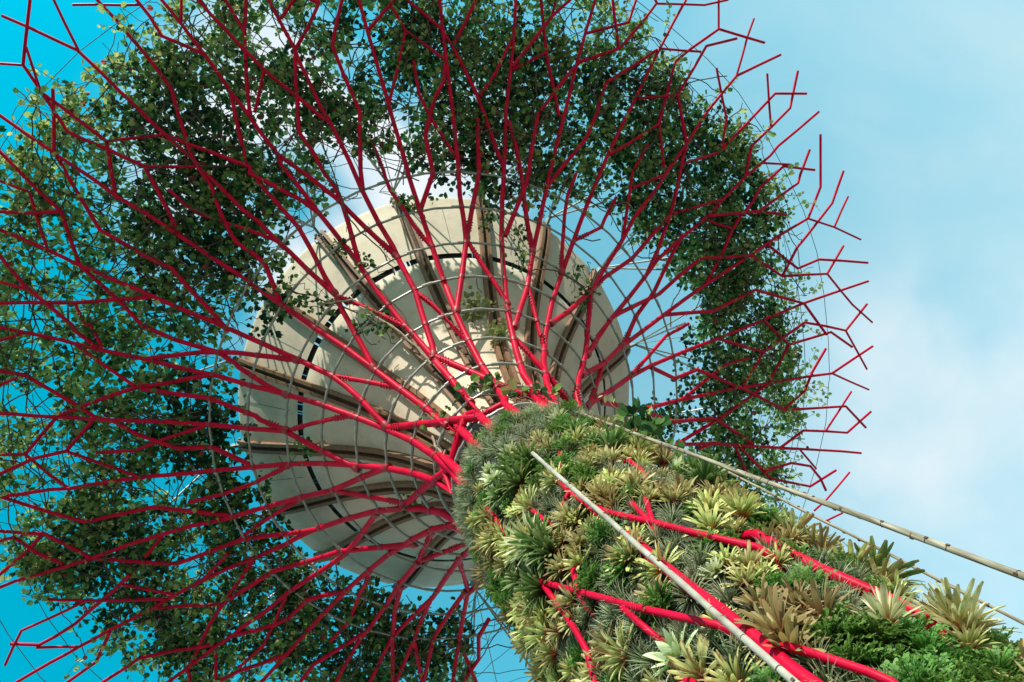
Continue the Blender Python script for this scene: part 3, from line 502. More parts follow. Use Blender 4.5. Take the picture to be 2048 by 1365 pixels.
# ------------------------------------------------------------------ red branching frame
frame = tag(empty('branching_frame'), 'red steel tube frame branching outward from the trunk like a giant tree crown', 'steel tree')
def tube_r(r): return float(np.interp(r, [2, 4, 7, 10, 14, 19, 23], [0.122, 0.110, 0.102, 0.092, 0.079, 0.068, 0.062])) * S
def bolts(mb, pts, at, rad):
    """a bolted sleeve joint: two rings of studs round the tube"""
    acc = 0
    for a, b_ in zip(pts, pts[1:]):
        L = (b_ - a).length
        if acc + L >= at:
            c = a + (b_ - a) * ((at - acc) / L); d = (b_ - a).normalized(); break
        acc += L
    else: return
    u = d.orthogonal().normalized(); w = d.cross(u)
    for k in (-0.2, -0.07, 0.07, 0.2):
        for j in range(5):
            a = 2*math.pi*j/5; o = u*math.cos(a) + w*math.sin(a)
            mb.box(c + d*k*S + o*rad*1.08, d, o, d.cross(o), 0.022*S, rad*0.24, 0.022*S, mi=1)
HOOPS = [(9.78, 30.0), (8.358, 29.32), (6.95, 28.39), (5.688, 27.33), (4.555, 26.06), (3.638, 24.93), (2.948, 23.48), (2.422, 22.13), (2.16, 20.56)]
def parse(s): return [[tuple(map(float, p.split(','))) for p in ln.split()] for ln in s.strip().split('\n')]
nst = 0
for li, ln in enumerate(parse(BRANCHES)):
    off = rnd.uniform(-0.03, 0.05)
    pts = [W(r, a, float(HR(r)) + off) for r, a in ln]; rr = [tube_r(r) for r, a in ln]
    length = sum((b_ - a).length for a, b_ in zip(pts, pts[1:])) / S
    rmin = min(r for r, a in ln)
    stem = rmin < 2.9 and length > 8
    if stem:
        if ln[0][0] < ln[-1][0]: ln = ln[::-1]; pts = pts[::-1]; rr = rr[::-1]
        az = ln[-1][1]
        for h, dr_ in ((20.0, 0.0), (19.0, -0.12), (17.8, -0.3)):
            if S * h + EYE < pts[-1].z - 0.1: pts.append(W(float(RH(h)) + dr_, az, h)); rr.append(0.14 * S)
    thin = 0.82 if length < 5 else 1.0
    mb = MB(); mb.tube(pts, [x * thin for x in rr], 10)
    # collars where a hoop clamps on
    for i in range(len(ln) - 1):
        r0, r1 = ln[i][0], ln[i+1][0]
        for hr, hh in HOOPS:
            if (r0 - hr) * (r1 - hr) < 0 and hr > 2.3:
                u = (hr - r0) / (r1 - r0); c = pts[i].lerp(pts[i+1], u); d = (pts[i+1] - pts[i]).normalized()
                mb.tube([c - d*0.08*S, c - d*0.07*S, c + d*0.07*S, c + d*0.08*S], [tube_r(hr)*thin*k for k in (1.0, 1.16, 1.16, 1.0)], 10, mi=1)
    rmax = max(r for r, a in ln)
    if length < 7 and rmax < 19 and length > 1.3:
        bolts(mb, pts if ln[0][0] < 16 else pts[::-1], 0.62 * S, tube_r(ln[0][0]) * thin)
        if rmax < 14: bolts(mb, pts[::-1], 0.62 * S, tube_r(ln[-1][0]) * thin)
    re_ = ln[-1][0] if ln[-1][0] < ln[0][0] else ln[0][0]
    if not stem and 3.2 < re_ < 7.2:                                # ball node where the tube lands on its neighbour
        i0, i1 = (-1, -2) if ln[-1][0] < ln[0][0] else (0, 1); d = (pts[i0] - pts[i1]).normalized(); q0 = tube_r(re_) * thin
        mb.tube([pts[i0] - d*q0*1.5, pts[i0] - d*q0*1.3, pts[i0], pts[i0] + d*q0*1.0, pts[i0] + d*q0*1.35], [q0*1.0, q0*1.3, q0*1.45, q0*1.2, q0*0.5], 12, mi=1)
    mb.build('stem' if stem else ('branch' if length > 5.0 else 'cross_strut'), [M_RED, M_REDDK], frame)
for bi, ln in enumerate(parse(BARS)):
    fat = {0: 0.082, 1: 0.092, 2: 0.054, 5: 0.052, 6: 0.05}.get(bi, 0.048)
    pts = [W(float(RH(h)) + (-0.13 if bi in (0, 1) else -0.07), a, h) for h, a in ln]
    for e_, k_ in ((0, 1), (-1, -2)):                               # both ends dive into the planting
        d_ = (pts[e_] - pts[k_]).normalized(); inw = Vector((-pts[e_].x, -pts[e_].y, 0)).normalized()
        ex = [pts[e_] + d_*0.16 + inw*0.07, pts[e_] + d_*0.34 + inw*0.3]
        pts = pts + ex if e_ == -1 else ex[::-1] + pts
    mb = MB(); mb.tube(pts, fat * S, 12); mb.build('trunk_pipe', M_RED, frame)
for r, h in HOOPS:
    mb = MB(); n = 44
    v = []; f = []
    for j in range(n):
        a = 360 * j / n; c = W(r, a, h); o = (c - Vector((0, 0, c.z))).normalized()
        for k in range(6):
            b_ = 2*math.pi*k/6; v.append(c + (o*math.cos(b_) + Vector((0, 0, 1))*math.sin(b_)) * 0.046*S)
    for j in range(n):
        for k in range(6): f.append((j*6 + k, ((j+1) % n)*6 + k, ((j+1) % n)*6 + (k+1) % 6, j*6 + (k+1) % 6))
    mb.add(v, f)
    for j in range(22):                     # sleeve couplings
        a = 360 * (j + 0.37) / 22; mb.tube([W(r, a - 11/r, h), W(r, a + 11/r, h)], 0.062*S, 8)
    mb.build('hoop', M_GALV, frame)
for r, h in ((20.1, 32.92), (18.4, 32.56)):
    mb = MB(); mb.tube([W(r + 0.06*math.sin(j*1.7), 360*j/56, h + 0.15) for j in range(57)], 0.017*S, 5, False); mb.build('cable_ring', M_CABLE, frame)

# ------------------------------------------------------------------ membrane funnel
funnel = tag(empty('funnel_canopy'), 'cream membrane funnel with paired timber ribs flaring above the trunk', 'funnel roof')
RIBS = [10.0, 34.0, 58.0, 82.0, 105.2, 130.1, 149.6, 169.7, 192.3, 212.5, 233.4, 256.3, 279.7, 300.9, 322.0, 347.0]
def panel(r0, r1, a0, a1, dh, nr, na, lip):
    v = []; f = []
    rs = list(np.linspace(r0, r1, nr)); hs = [float(FHR(r)) + dh for r in rs]
    if lip:
        rs += [r1 + 0.10, r1 + 0.13, r1 + 0.08, r1 - 0.06]; h1 = hs[-1]; hs += [h1 + 0.10, h1 + 0.24, h1 + 0.36, h1 + 0.40]
    half = math.radians(a1 - a0) / 2
    for r, h in zip(rs, hs):
        gap = math.degrees(0.10 / r)
        for j in range(na + 1):
            u = j / na; a = a0 + gap + (a1 - a0 - 2*gap) * u
            th = math.radians(a - (a0 + a1) / 2); chord = math.cos(half) / math.cos(th)
            k = 0.22; rr_ = r * (1 - k + k * chord) + r*k*(1 - math.cos(half))*0.45
            edge = max(0, abs(u - 0.5) * 2 - 0.9) / 0.1 if lip and r > r1 - 0.25 else 0
            v.append(W(rr_ - edge * 0.16, a, h))
    n = na + 1
    for i in range(len(rs) - 1):
        for j in range(na): f.append((i*n + j, i*n + j + 1, (i+1)*n + j + 1, (i+1)*n + j))
    # give the sheet a thickness
    m_ = len(v); v2 = [p + Vector((0, 0, 0.05)) for p in v]; f2 = [tuple(m_ + i for i in q_[::-1]) for q_ in f]
    e = [];
    R2 = len(rs)
    for j in range(na): e += [(j + 1, j, m_ + j, m_ + j + 1), ((R2-1)*n + j, (R2-1)*n + j + 1, m_ + (R2-1)*n + j + 1, m_ + (R2-1)*n + j)]
    for i in range(R2 - 1): e += [(i*n, (i+1)*n, m_ + (i+1)*n, m_ + i*n), ((i+1)*n + na, i*n + na, m_ + i*n + na, m_ + (i+1)*n + na)]
    return v + v2, f + f2 + e
for i, a0 in enumerate(RIBS):
    a1 = RIBS[(i+1) % 16] + (360 if i == 15 else 0)
    mb = MB(); mb.add(*panel(1.72, 6.38, a0, a1, 0.0, 14, 10, False)); mb.build('inner_panel', M_FAB, funnel)
    mb = MB(); mb.add(*panel(6.58, 8.94, a0, a1, 0.06, 8, 10, True)); op = mb.build('outer_panel', M_FAB, funnel)
    mb = MB(); am = (a0 + a1) / 2 + rnd.uniform(-1.5, 1.5)
    mb.tube([W(r - 0.02, am, float(FHR(r)) + 0.045) for r in np.linspace(6.9, 8.6, 8)], 0.008*S, 4); mb.build('seam', M_DARK, op)
    # louvre closing the slot between the two panels
    mb = MB(); nl = 46
    for j in range(nl):
        if rnd.random() < 0.09: continue
        a = a0 + 1.5 + (a1 - a0 - 3) * (j + 0.5) / nl; c = W(6.48, a, float(FHR(6.48)) + 0.34)
        o = Vector((math.cos(math.radians(a)), math.sin(math.radians(a)), 0.95)).normalized(); tg = Vector((-math.sin(math.radians(a)), math.cos(math.radians(a)), 0))
        mb.box(c, o, tg, o.cross(tg), 0.34*S, 0.022*S, 0.06*S)
    mb.tube([W(6.34, a0 + 1.3 + (a1 - a0 - 2.6)*j/8, float(FHR(6.34)) + 0.24) for j in range(9)], 0.03*S, 6)
    mb.tube([W(6.66, a0 + 1.3 + (a1 - a0 - 2.6)*j/8, float(FHR(6.66)) + 0.26) for j in range(9)], 0.03*S, 6)
    mb.build('slot_louvre', M_DARK, funnel)
    # paired timber rib
    mb = MB()
    for sgn in (-1, 1):
        rs = np.linspace(1.75, 9.12, 26); v = []
        for r in rs:
            a = math.radians(a0); h = float(FHR(r)); sl = (float(FHR(r + 0.05)) - float(FHR(r - 0.05))) / 0.1
            rad_ = Vector((math.cos(a), math.sin(a), 0)); tg = Vector((-math.sin(a), math.cos(a), 0))
            nrm = (rad_ * sl - Vector((0, 0, 1))).normalized()           # out of the funnel, towards the ground
            c = W(r, a0, h) + tg * sgn * (0.15*S) + nrm * 0.07*S
            for ss, nn_ in ((-1, -1), (1, -1), (1, 1), (-1, 1)): v.append(c + tg*ss*0.068*S + nrm*nn_*0.13*S)
        f = [(i_*4 + k, i_*4 + (k+1) % 4, (i_+1)*4 + (k+1) % 4, (i_+1)*4 + k) for i_ in range(25) for k in range(4)] + [(3, 2, 1, 0), tuple(100 + k for k in range(4))]
        mb.add(v, f)
    rib = mb.build('timber_rib', M_WOOD, funnel, smooth=False)
    mb = MB(); a = math.radians(a0); rad_ = Vector((math.cos(a), math.sin(a), 0)); tg = Vector((-math.sin(a), math.cos(a), 0))
    c = W(9.15, a0, float(FHR(9.0)) + 0.1); dr = (rad_ + Vector((0, 0, 0.45))).normalized(); nz = dr.cross(tg)
    mb.box(c, dr, tg, nz, 0.5*S, 0.05*S, 0.2*S); mb.tube([c - tg*0.3*S, c + tg*0.3*S], 0.06*S, 8)
    mb.build('rib_bracket', M_GALV, rib)
    mb = MB(); v = []
    for r in np.linspace(1.75, 9.05, 26):                          # dark strip closing the gap between timbers, shade put into its colour
        c2 = W(r, a0, float(FHR(r)) - 0.02)
        v += [c2 - tg*0.1*S, c2 + tg*0.1*S, c2 + tg*0.1*S + Vector((0, 0, 0.1)), c2 - tg*0.1*S + Vector((0, 0, 0.1))]
    mb.add(v, [(i_*4 + k, i_*4 + (k+1) % 4, (i_+1)*4 + (k+1) % 4, (i_+1)*4 + k) for i_ in range(25) for k in range(4)])
    mb.build('gap_strip', M_BARK, rib)
    mb = MB(); tip = c + dr*0.45*S
    for r, da in ((12.9, -7.5), (12.9, 7.5), (10.9, -5.5), (10.9, 5.5)):
        mb.tube([tip, W(r, a0 + da, float(HR(r)) + 0.05)], 0.042*S, 6)
    mb.tube([tip, W(15.2, a0 + rnd.uniform(-2, 2), float(HR(15.2)) + 0.3)], 0.022*S, 5)
    mb.build('tie_strut', M_GALV, funnel)

# floodlight clamped at the neck
fl = tag(empty('floodlight', W(1.62, 226, 19.95)), 'small round black floodlight on a bent arm at the trunk neck', 'lamp')
b0 = W(1.5, 226, 19.95); d0 = Vector((math.cos(math.radians(226)), math.sin(math.radians(226)), 0))
mb = MB(); mb.tube([b0, b0 + d0*0.25, b0 + d0*0.32 + Vector((0, 0, 0.16)), b0 + d0*0.42 + Vector((0, 0, 0.22))], 0.02, 6); mb.build('arm', M_LAMP, fl)
mb = MB(); hc = b0 + d0*0.42 + Vector((0.02, 0, 0.30)); dd = (d0 + Vector((0.1, 0.1, -0.9))).normalized()
mb.tube([hc - dd*0.08, hc - dd*0.07, hc + dd*0.03, hc + dd*0.08, hc + dd*0.08, hc + dd*0.06], [0.03, 0.05, 0.075, 0.085, 0.075, 0.07], 16); mb.build('lamp_head', M_LAMP, fl)

# ------------------------------------------------------------------ poles
def pole(name, p0, p1, rad, label, step, wob):
    e = tag(empty(name, tuple(p0)), label, 'pole', 'pale poles standing beside the trunk')
    n = 40; d = p1 - p0
    pts = [p0 + d*i/n + Vector((math.sin(i*1.3)*wob, math.cos(i*0.9)*wob, 0)) for i in range(n + 1)]
    mb = MB(); mb.tube(pts, [rad*(1 + 0.06*math.sin(i*2.1)) for i in range(n + 1)], 12); L = d.length; k = int(L / step); dn = d.normalized()
    for i in range(1, k):
        c = p0 + dn * (i*step + rnd.uniform(-0.08, 0.08))
        if rnd.random() < 0.4: mb.tube([c - dn*0.0035, c + dn*0.0035], rad*1.02, 12, mi=1)
        o = Vector((rnd.uniform(-1, 1), rnd.uniform(-1, 1), 0)).normalized(); mb.box(c + o*rad*0.98, o, dn, o.cross(dn), 0.007, 0.014, 0.009, mi=1)
    mb.build('shaft', [M_POLEC if 'pale grey' in label else M_POLE, M_BARK], e)
    return e
def P3(x, y, h): return Vector((S*x, S*y, S*h + EYE))
pole('trellis_pole', P3(-1.66, -2.42, GH), P3(-1.66, -2.42, 14.3), 0.042*S, 'pale grey pole standing upright in front of the planted trunk, lowest in view', 0.21, 0.002)
pole('trellis_pole', P3(0.692, -3.88, GH), P3(0.8, -2.1, 21.2), 0.039*S, 'long weathered pole leaning from the trunk top across the open sky', 0.22, 0.003)
pole('trellis_pole', P3(2.29, -1.98, GH), P3(2.29, -1.98, 16.5), 0.024*S, 'thin brownish pole half hidden behind the plants at the right edge of the trunk', 0.25, 0.003)

# ------------------------------------------------------------------ trunk plants
def rosette(n, length, width, spread0, spread1, droop, seed, seg=8, taper='strap', fold=0.25):
    r = random.Random(seed); mb = MB()
    for i in range(n):
        dead = r.random() < 0.09
        u = (i + 0.5) / n; az = i * 2.39996 + r.uniform(-0.3, 0.3)
        pol = math.radians(spread0 + (spread1 - spread0) * u + r.uniform(-9, 9))
        L = length * r.uniform(0.75, 1.12); wd = width * r.uniform(0.8, 1.15)
        ca, sa = math.cos(az), math.sin(az); p = Vector((ca*0.02, sa*0.02, 0)); side = Vector((-sa, ca, 0)); tw = r.uniform(-0.5, 0.5)
        v = []; f = []; t_ = []
        for k in range(seg + 1):
            s_ = k / seg; ang = pol + droop * s_ * s_ * r.uniform(0.8, 1.2)
            d = Vector((ca*math.sin(ang), sa*math.sin(ang), math.cos(ang)))
            nrm = d.cross(side)
            if taper == 'strap': w = wd * (0.55 + 0.45*min(1, s_*2.5)) * (1 if s_ < 0.8 else (0.93 if s_ < 0.95 else 0.5))
            elif taper == 'spike': w = wd * (1 - s_)**0.8 + 0.0008
            else: w = wd * max(0.06, math.sin(math.pi * min(1, 0.08 + 0.92*s_))**0.8)
            sd = (side + nrm*tw*s_).normalized()
            v += [p - sd*w*0.5 + nrm*-fold*w, p, p + sd*w*0.5 + nrm*-fold*w]; t_ += [1.0 if dead else s_]*3
            p = p + d * (L / seg)
        for k in range(seg): f += [(k*3, k*3+1, k*3+4, k*3+3), (k*3+1, k*3+2, k*3+5, k*3+4)]
        mb.add(v, f, t_)
    return mb
def leafy(n, size, leaf, seed):
    """a bushy fern-like tuft: wiry stems lined with small paired leaves"""
    r = random.Random(seed); mb = MB()
    for i in range(n):
        az = i*2.39996; pol = math.radians(10 + 75*(i+0.5)/n + r.uniform(-8, 8)); L = size*r.uniform(0.7, 1.15)
        ca, sa = math.cos(az), math.sin(az); p = Vector((0, 0, 0)); side = Vector((-sa, ca, 0)); pts = [p.copy()]
        K = 9
        for k in range(K):
            ang = pol + 0.7*(k/K)**2; d = Vector((ca*math.sin(ang), sa*math.sin(ang), math.cos(ang))); p = p + d*L/K; pts.append(p.copy())
            if k < 1: continue
            for sg in (-1, 1, 0) if k == K-1 else (-1, 1):
                ld = (d*0.7 + side*sg*r.uniform(0.6, 1.0) + Vector((r.uniform(-.3, .3), r.uniform(-.3, .3), r.uniform(-.3, .3)))).normalized()
                nr = ld.cross(side if sg == 0 else d).normalized(); s2 = nr.cross(ld)
                l = leaf*r.uniform(0.7, 1.2); w = l*0.36; tv = min(1, max(0, k/K*0.7 + r.uniform(0, 0.3)))
                mb.add([p, p + ld*l*0.4 + s2*w, p + ld*l*0.8 + s2*w*0.7, p + ld*l, p + ld*l*0.8 - s2*w*0.7, p + ld*l*0.4 - s2*w],
                       [(0, 1, 2, 3), (0, 3, 4, 5)], [tv]*6)
        mb.tube(pts, 0.004, 4, False)
    return mb
U = S
KINDS = {
 'A': dict(name='bromeliad', cat='bromeliad', look='olive yellow bromeliad', grp='olive bromeliads on the trunk', mat=M_BROM, size=1.0,
           var=[rosette(38, 0.44*U, 0.062*U, 10, 86, 0.65, s) for s in (1, 2, 3, 4)]),
 'Br': dict(name='bromeliad', cat='bromeliad', look='bronze brown bromeliad', grp='bronze bromeliads on the trunk', mat=M_BROWN, size=1.1,
           var=[rosette(38, 0.44*U, 0.06*U, 10, 86, 0.7, s) for s in (5, 6)]),
 'BIG': dict(name='bromeliad', cat='bromeliad', look='large pale bromeliad', grp='large pale bromeliads on the trunk', mat=M_PALE, size=1.0,
           var=[rosette(40, 0.60*U, 0.062*U, 6, 82, 0.4, s) for s in (7, 8)]),
 'D': dict(name='bromeliad', cat='bromeliad', look='dark red-centred bromeliad', grp='dark green bromeliads on the trunk', mat=M_DGRN, size=1.0,
           var=[rosette(54, 0.66*U, 0.085*U, 6, 88, 0.7, s) for s in (9, 10)]),
 'C': dict(name='broad_leaf_plant', cat='leafy plant', look='pale broad-leaved plant', grp='pale broad leaved plants on the trunk', mat=M_CREAM, size=1.0,
           var=[rosette(24, 0.40*U, 0.12*U, 10, 84, 0.6, s, taper='oval', fold=0.15) for s in (11, 12)]),
 'T': dict(name='air_plant', cat='air plant', look='spiky grey-green air plant', grp='spiky air plants on the trunk', mat=M_AIR, size=1.0,
           var=[rosette(85, 0.36*U, 0.022*U, 5, 100, 0.9, s, 5, 'spike', 0.1) for s in (13, 14, 15)]),
 'F': dict(name='leafy_shrub', cat='shrub', look='green small-leaved shrub', grp='small green shrubs on the trunk', mat=M_SHRUB, size=1.0,
           var=[leafy(64, 0.38*U, 0.052*U, s) for s in (16, 17, 18)]),
}
spots = []
for key, lst in (('A', PL_A), ('Br', PL_Br), ('BIG', PL_BIG), ('D', PL_D), ('C', PL_C), ('T', PL_T), ('F', PL_F)):
    for az, h in lst:
        if key == 'F' and any(math.hypot((az - a_)*0.042, h - h_) < 0.3 for a_, h_ in PL_BIG): continue
        spots.append((key, az + rnd.uniform(-.6, .6), h))
def dist(a, b_):
    da = (a[1] - b_[1] + 180) % 360 - 180; return math.hypot(math.radians(da)*2.4, a[2] - b_[2])
zone = np.random.default_rng(5)
zc = [(zone.uniform(125, 325), zone.uniform(2.5, 19.3), zone.choice(['T', 'A', 'A', 'F', 'T', 'A', 'Br', 'A', 'D', 'T', 'F'])) for _ in range(70)]
for k_ in range(46): spots.append(('T' if k_ % 5 else 'F', rnd.uniform(176, 288), rnd.uniform(18.3, 20.0)))
tries = 0
while tries < 30000 and len(spots) < 760:
    tries += 1; h = rnd.uniform(3.0, 19.9); az = rnd.uniform(128, 322)
    if not (145 < az < 310) and h < 5: continue
    z = zone.choice(['T', 'F', 'A', 'Br', 'T']) if rnd.random() < 0.4 else min(zc, key=lambda c_: dist(c_ and (0, c_[0], c_[1]), (0, az, h)))[2]
    if h > 17.3: z = 'T'
    q_ = (str(z), az, h); lim = 0.25 if z in ('T', 'F') else 0.29
    if all(dist(q_, s_) > (lim if s_[0] in ('T', 'F', 'A', 'Br') else 0.42) for s_ in spots): spots.append(q_)
ONES = 'first second third fourth fifth sixth seventh eighth ninth tenth eleventh twelfth thirteenth fourteenth fifteenth sixteenth seventeenth eighteenth nineteenth'.split()
TENS = ['twent', 'thirt', 'fort', 'fift', 'sixt', 'sevent', 'eight', 'ninet']
ORD = ONES + [t_ + 'ieth' if not k else t_ + 'y-' + ONES[k-1] for t_ in TENS for k in range(10)]
def strip(az):
    for lim, nm in ((188, "the trunk's left edge"), (212, 'the left third of the trunk'), (235, 'the strip left of the front pole'), (256, 'the strip right of the front pole'),
                    (282, 'the strip between the two poles'), (999, "the trunk's right edge")):
        if az < lim: return nm
groups = {}
for s_ in spots: groups.setdefault((s_[0], strip(s_[1])), []).append(s_)
for (key, stp), lst in groups.items():
    lst.sort(key=lambda s_: -s_[2]); K = KINDS[key]
    for i, (k_, az, h) in enumerate(lst):
        vi = rnd.randrange(len(K['var']))
        if not isinstance(K['var'][vi], bpy.types.Object):
            ob = K['var'][vi].build(K['name'], K['mat']); K['var'][vi] = ob
        else:
            ob = K['var'][vi].copy(); C.objects.link(ob)
        lift = {'T': 0.0, 'F': -0.03, 'D': 0.05, 'BIG': 0.1, 'Br': 0.06}.get(key, 0.04)
        loc = W(2.2 + lift + (0.13 if az > 283 else 0) + (0 if h < 19.0 else -0.25*(h - 19.0)), az, h)
        a = math.radians(az); outw = Vector((math.cos(a), math.sin(a), 0)); tgv = Vector((-math.sin(a), math.cos(a), 0))
        ax_ = (outw + Vector((0, 0, rnd.uniform(0.15, 0.85) if key != 'T' else rnd.uniform(-0.2, 0.5))) + tgv*rnd.uniform(-0.35, 0.35)).normalized()
        qt = ax_.to_track_quat('Z', 'Y'); sc = K['size'] * (rnd.uniform(0.58, 1.08) if key not in ('BIG', 'T') else rnd.uniform(0.8, 1.1))
        ob.matrix_world = Matrix.LocRotScale(loc, qt @ Matrix.Rotation(rnd.uniform(0, 6.28), 3, 'Z').to_quaternion(), (sc, sc, sc))
        tag(ob, f"{K['look']}, {ORD[min(i, 98)]} down {stp}", K['cat'], K['grp'])

# ------------------------------------------------------------------ creepers over the canopy
def leaf_batch(mb, c, nd, n, size, r_, tbase, rad):
    """a sprig: n rounded leaves round a point"""
    for i in range(n):
        ld = Vector((r_.gauss(0, 1), r_.gauss(0, 1), r_.gauss(0, 0.55))).normalized()
        p = c + ld * rad * r_.uniform(0.1, 1.0)
        nr = Vector((r_.gauss(0, 0.8), r_.gauss(0, 0.8), 1)).normalized(); s2 = nr.cross(ld).normalized(); nr = ld.cross(s2)
        l = size * r_.uniform(0.6, 1.4); w = l * 0.42; up = nr * l * 0.12
        tv = min(1, max(0, tbase + r_.gauss(0, 0.22)))
        tv = min(tv, 0.93)
        if r_.random() < 0.012: tv = 0.98
        w *= 1.08
        mb.add([p, p + ld*l*0.2 + s2*w*0.72 + up*0.8, p + ld*l*0.55 + s2*w + up, p + ld*l + s2*w*0.55 + up*0.7, p + ld*l*0.80, p + ld*l - s2*w*0.55 + up*0.7, p + ld*l*0.55 - s2*w + up, p + ld*l*0.2 - s2*w*0.72 + up*0.8],
               [(0, 1, 2, 3, 4), (0, 4, 5, 6, 7)], [tv]*8)
SECT = {}
def sector(az): return int(((az + 15) % 360) // 30)
lr = random.Random(4)
def in_gap(r, az):
    for gr, ga, gs in GAPS:
        da = (az - ga + 180) % 360 - 180
        if math.hypot(math.radians(da)*r, r - gr) < gs * 0.8: return True
    return False
def patch(r, az):
    x, y = r*math.cos(math.radians(az)), r*math.sin(math.radians(az))
    return 0.5 + 0.55*mnoise.noise(Vector((x*0.4, y*0.4, 3.1))) + 0.85*mnoise.noise(Vector((x*1.25, y*1.25, 7.7)))
def vis(az): return not (34 < az % 360 < 88)
def sect_mb(az): return SECT.setdefault(sector(az), (MB(), MB(), MB()))
def r_out(az):
    return float(np.interp(az % 360, [0, 20, 34, 88, 100, 130, 145, 165, 185, 205, 225, 300, 312, 335, 360], [18.0, 18.0, 17.5, 16, 18.2, 16.4, 17.4, 18.0, 19.3, 19.9, 19.6, 19.6, 19.2, 18.6, 18.0])) + 0.45*math.sin(math.radians(az*9 + 40)) + 0.4*math.sin(math.radians(az*23))
def r_in(az):
    return float(np.interp(az % 360, [0, 20, 34, 88, 110, 126, 141, 160, 183, 192, 214, 228, 236, 249, 264, 285, 306, 325, 345, 360],
        [11.8, 11.5, 11, 8.2, 8.0, 8.1, 8.5, 9.0, 9.4, 9.4, 9.5, 9.9, 9.7, 10.4, 9.9, 8.9, 10.2, 11.3, 11.9, 11.8])) + 0.35*math.sin(math.radians(az*11)) + 0.25*math.sin(math.radians(az*27))
cnt = 0
while cnt < 14200:
    r = math.sqrt(lr.uniform(7.8**2, 20.3**2)); az = lr.uniform(0, 360)
    if not vis(az): continue
    if r < r_in(az) or r > r_out(az) or (in_gap(r, az) and lr.random() < 0.93): cnt += 0.25; continue
    pd = patch(r, az)
    if pd < 0.26 or lr.random() > 0.25 + 0.85*pd: cnt += 0.3; continue
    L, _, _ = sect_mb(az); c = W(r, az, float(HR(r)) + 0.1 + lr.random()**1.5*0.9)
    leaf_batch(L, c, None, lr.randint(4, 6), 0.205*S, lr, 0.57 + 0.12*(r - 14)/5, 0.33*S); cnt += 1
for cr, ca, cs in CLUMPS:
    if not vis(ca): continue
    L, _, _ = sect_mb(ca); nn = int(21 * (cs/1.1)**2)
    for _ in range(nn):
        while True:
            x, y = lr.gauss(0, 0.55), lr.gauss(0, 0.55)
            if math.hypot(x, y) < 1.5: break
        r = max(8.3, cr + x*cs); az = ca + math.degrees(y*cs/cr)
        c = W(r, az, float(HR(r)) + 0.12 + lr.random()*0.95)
        leaf_batch(L, c, None, lr.randint(4, 7), 0.21*S, lr, 0.18, 0.3*S)  # clump leaves toned darker: the clump's shade is put into their colour
for _ in range(2100):                                                # wandering stems
    r = math.sqrt(lr.uniform(8.5**2, 19.3**2)); az = lr.uniform(0, 360)
    if not vis(az) or not r_in(az) + 0.4 < r < r_out(az) - 0.3: continue
    _, St, _ = sect_mb(az); a_ = lr.uniform(0, 6.28); h0 = lr.uniform(0.0, 0.5); pts = []
    x, y = r*math.cos(math.radians(az)), r*math.sin(math.radians(az))
    for k in range(lr.randint(7, 16)):
        rr_ = math.hypot(x, y)
        if not r_in(az) - 0.4 < rr_ < r_out(az) + 0.5: break
        pts.append(Vector((S*x, S*y, S*(float(HR(rr_)) + h0) + EYE))); h0 = max(-0.15, min(0.8, h0 + lr.gauss(0, 0.12)))
        a_ += lr.gauss(0, 0.35); x += 0.42*math.cos(a_); y += 0.42*math.sin(a_)
    if len(pts) > 3: St.tube(pts, lr.choice((0.013, 0.018, 0.026))*S, 4, False)
for _ in range(170):                                                # loose shoots reaching past the edge
    az = lr.uniform(0, 360)
    if not vis(az): continue
    L, St, _ = sect_mb(az); r = r_out(az) - lr.uniform(0, 1.0); a_ = az + lr.uniform(-30, 30); h = float(HR(r)) + lr.uniform(0, 0.6)
    x, y = r*math.cos(math.radians(az)), r*math.sin(math.radians(az)); pts = []
    for k in range(lr.randint(5, 9)):
        p = Vector((S*x, S*y, S*h + EYE)); pts.append(p); a_ += lr.gauss(0, 14); x += 0.26*math.cos(math.radians(a_)); y += 0.26*math.sin(math.radians(a_)); h += lr.gauss(-0.02, 0.06)
        if k: leaf_batch(L, p, None, lr.randint(1, 3), 0.21*S, lr, 0.78, 0.12*S)
    St.tube(pts, 0.011*S, 4, False)
CLOCK = {0: 'three', 1: 'four', 2: 'five', 3: 'six', 4: 'seven', 5: 'eight', 6: 'nine', 7: 'ten', 8: 'eleven', 9: 'twelve', 10: 'one', 11: 'two'}
for sid, (L, St, _) in sorted(SECT.items()):
    if len(L.v) < 50: continue
    e = tag(empty('creeper_vine', tuple(W(13, sid*30, float(HR(13))))), f"leafy green creeper over the red branches at {CLOCK[sid]} o'clock of the round canopy", 'creeper', 'creepers covering the canopy')
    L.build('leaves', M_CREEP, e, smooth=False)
    if St.v: St.build('vine_stems', M_BARK, e)
# small hanging creepers on the funnel and neck
def sprig(r, az, h, size, n, tone, label, m_, lsz=0.2):
    mb = MB(); c = W(r, az, h)
    for _ in range(n):
        d = Vector((lr.gauss(0, 1), lr.gauss(0, 1), lr.gauss(0, 0.8))) * size*S*0.45
        leaf_batch(mb, c + d, None, lr.randint(3, 5), lsz*S, lr, tone, 0.16*S)
    e = tag(empty('creeper_sprig', tuple(c)), label, 'creeper sprig', 'small creeper sprigs on the funnel')
    mb.build('leaves', m_, e, smooth=False)
    mb = MB(); pts = [W(r + k*0.16 + lr.uniform(-.05, .05), az + k*lr.uniform(0.2, 1.2)*(1 if r < 6 else -1), h + k*0.10 + lr.uniform(-.05, .05)) for k in range(-5, 7)]; mb.tube(pts, 0.016*S, 5); mb.build('twig', M_BARK, e)
lab_b = ['bright yellow green sprig hanging mid funnel below the front timber rib', 'smaller bright green sprig just under the larger one on the funnel']
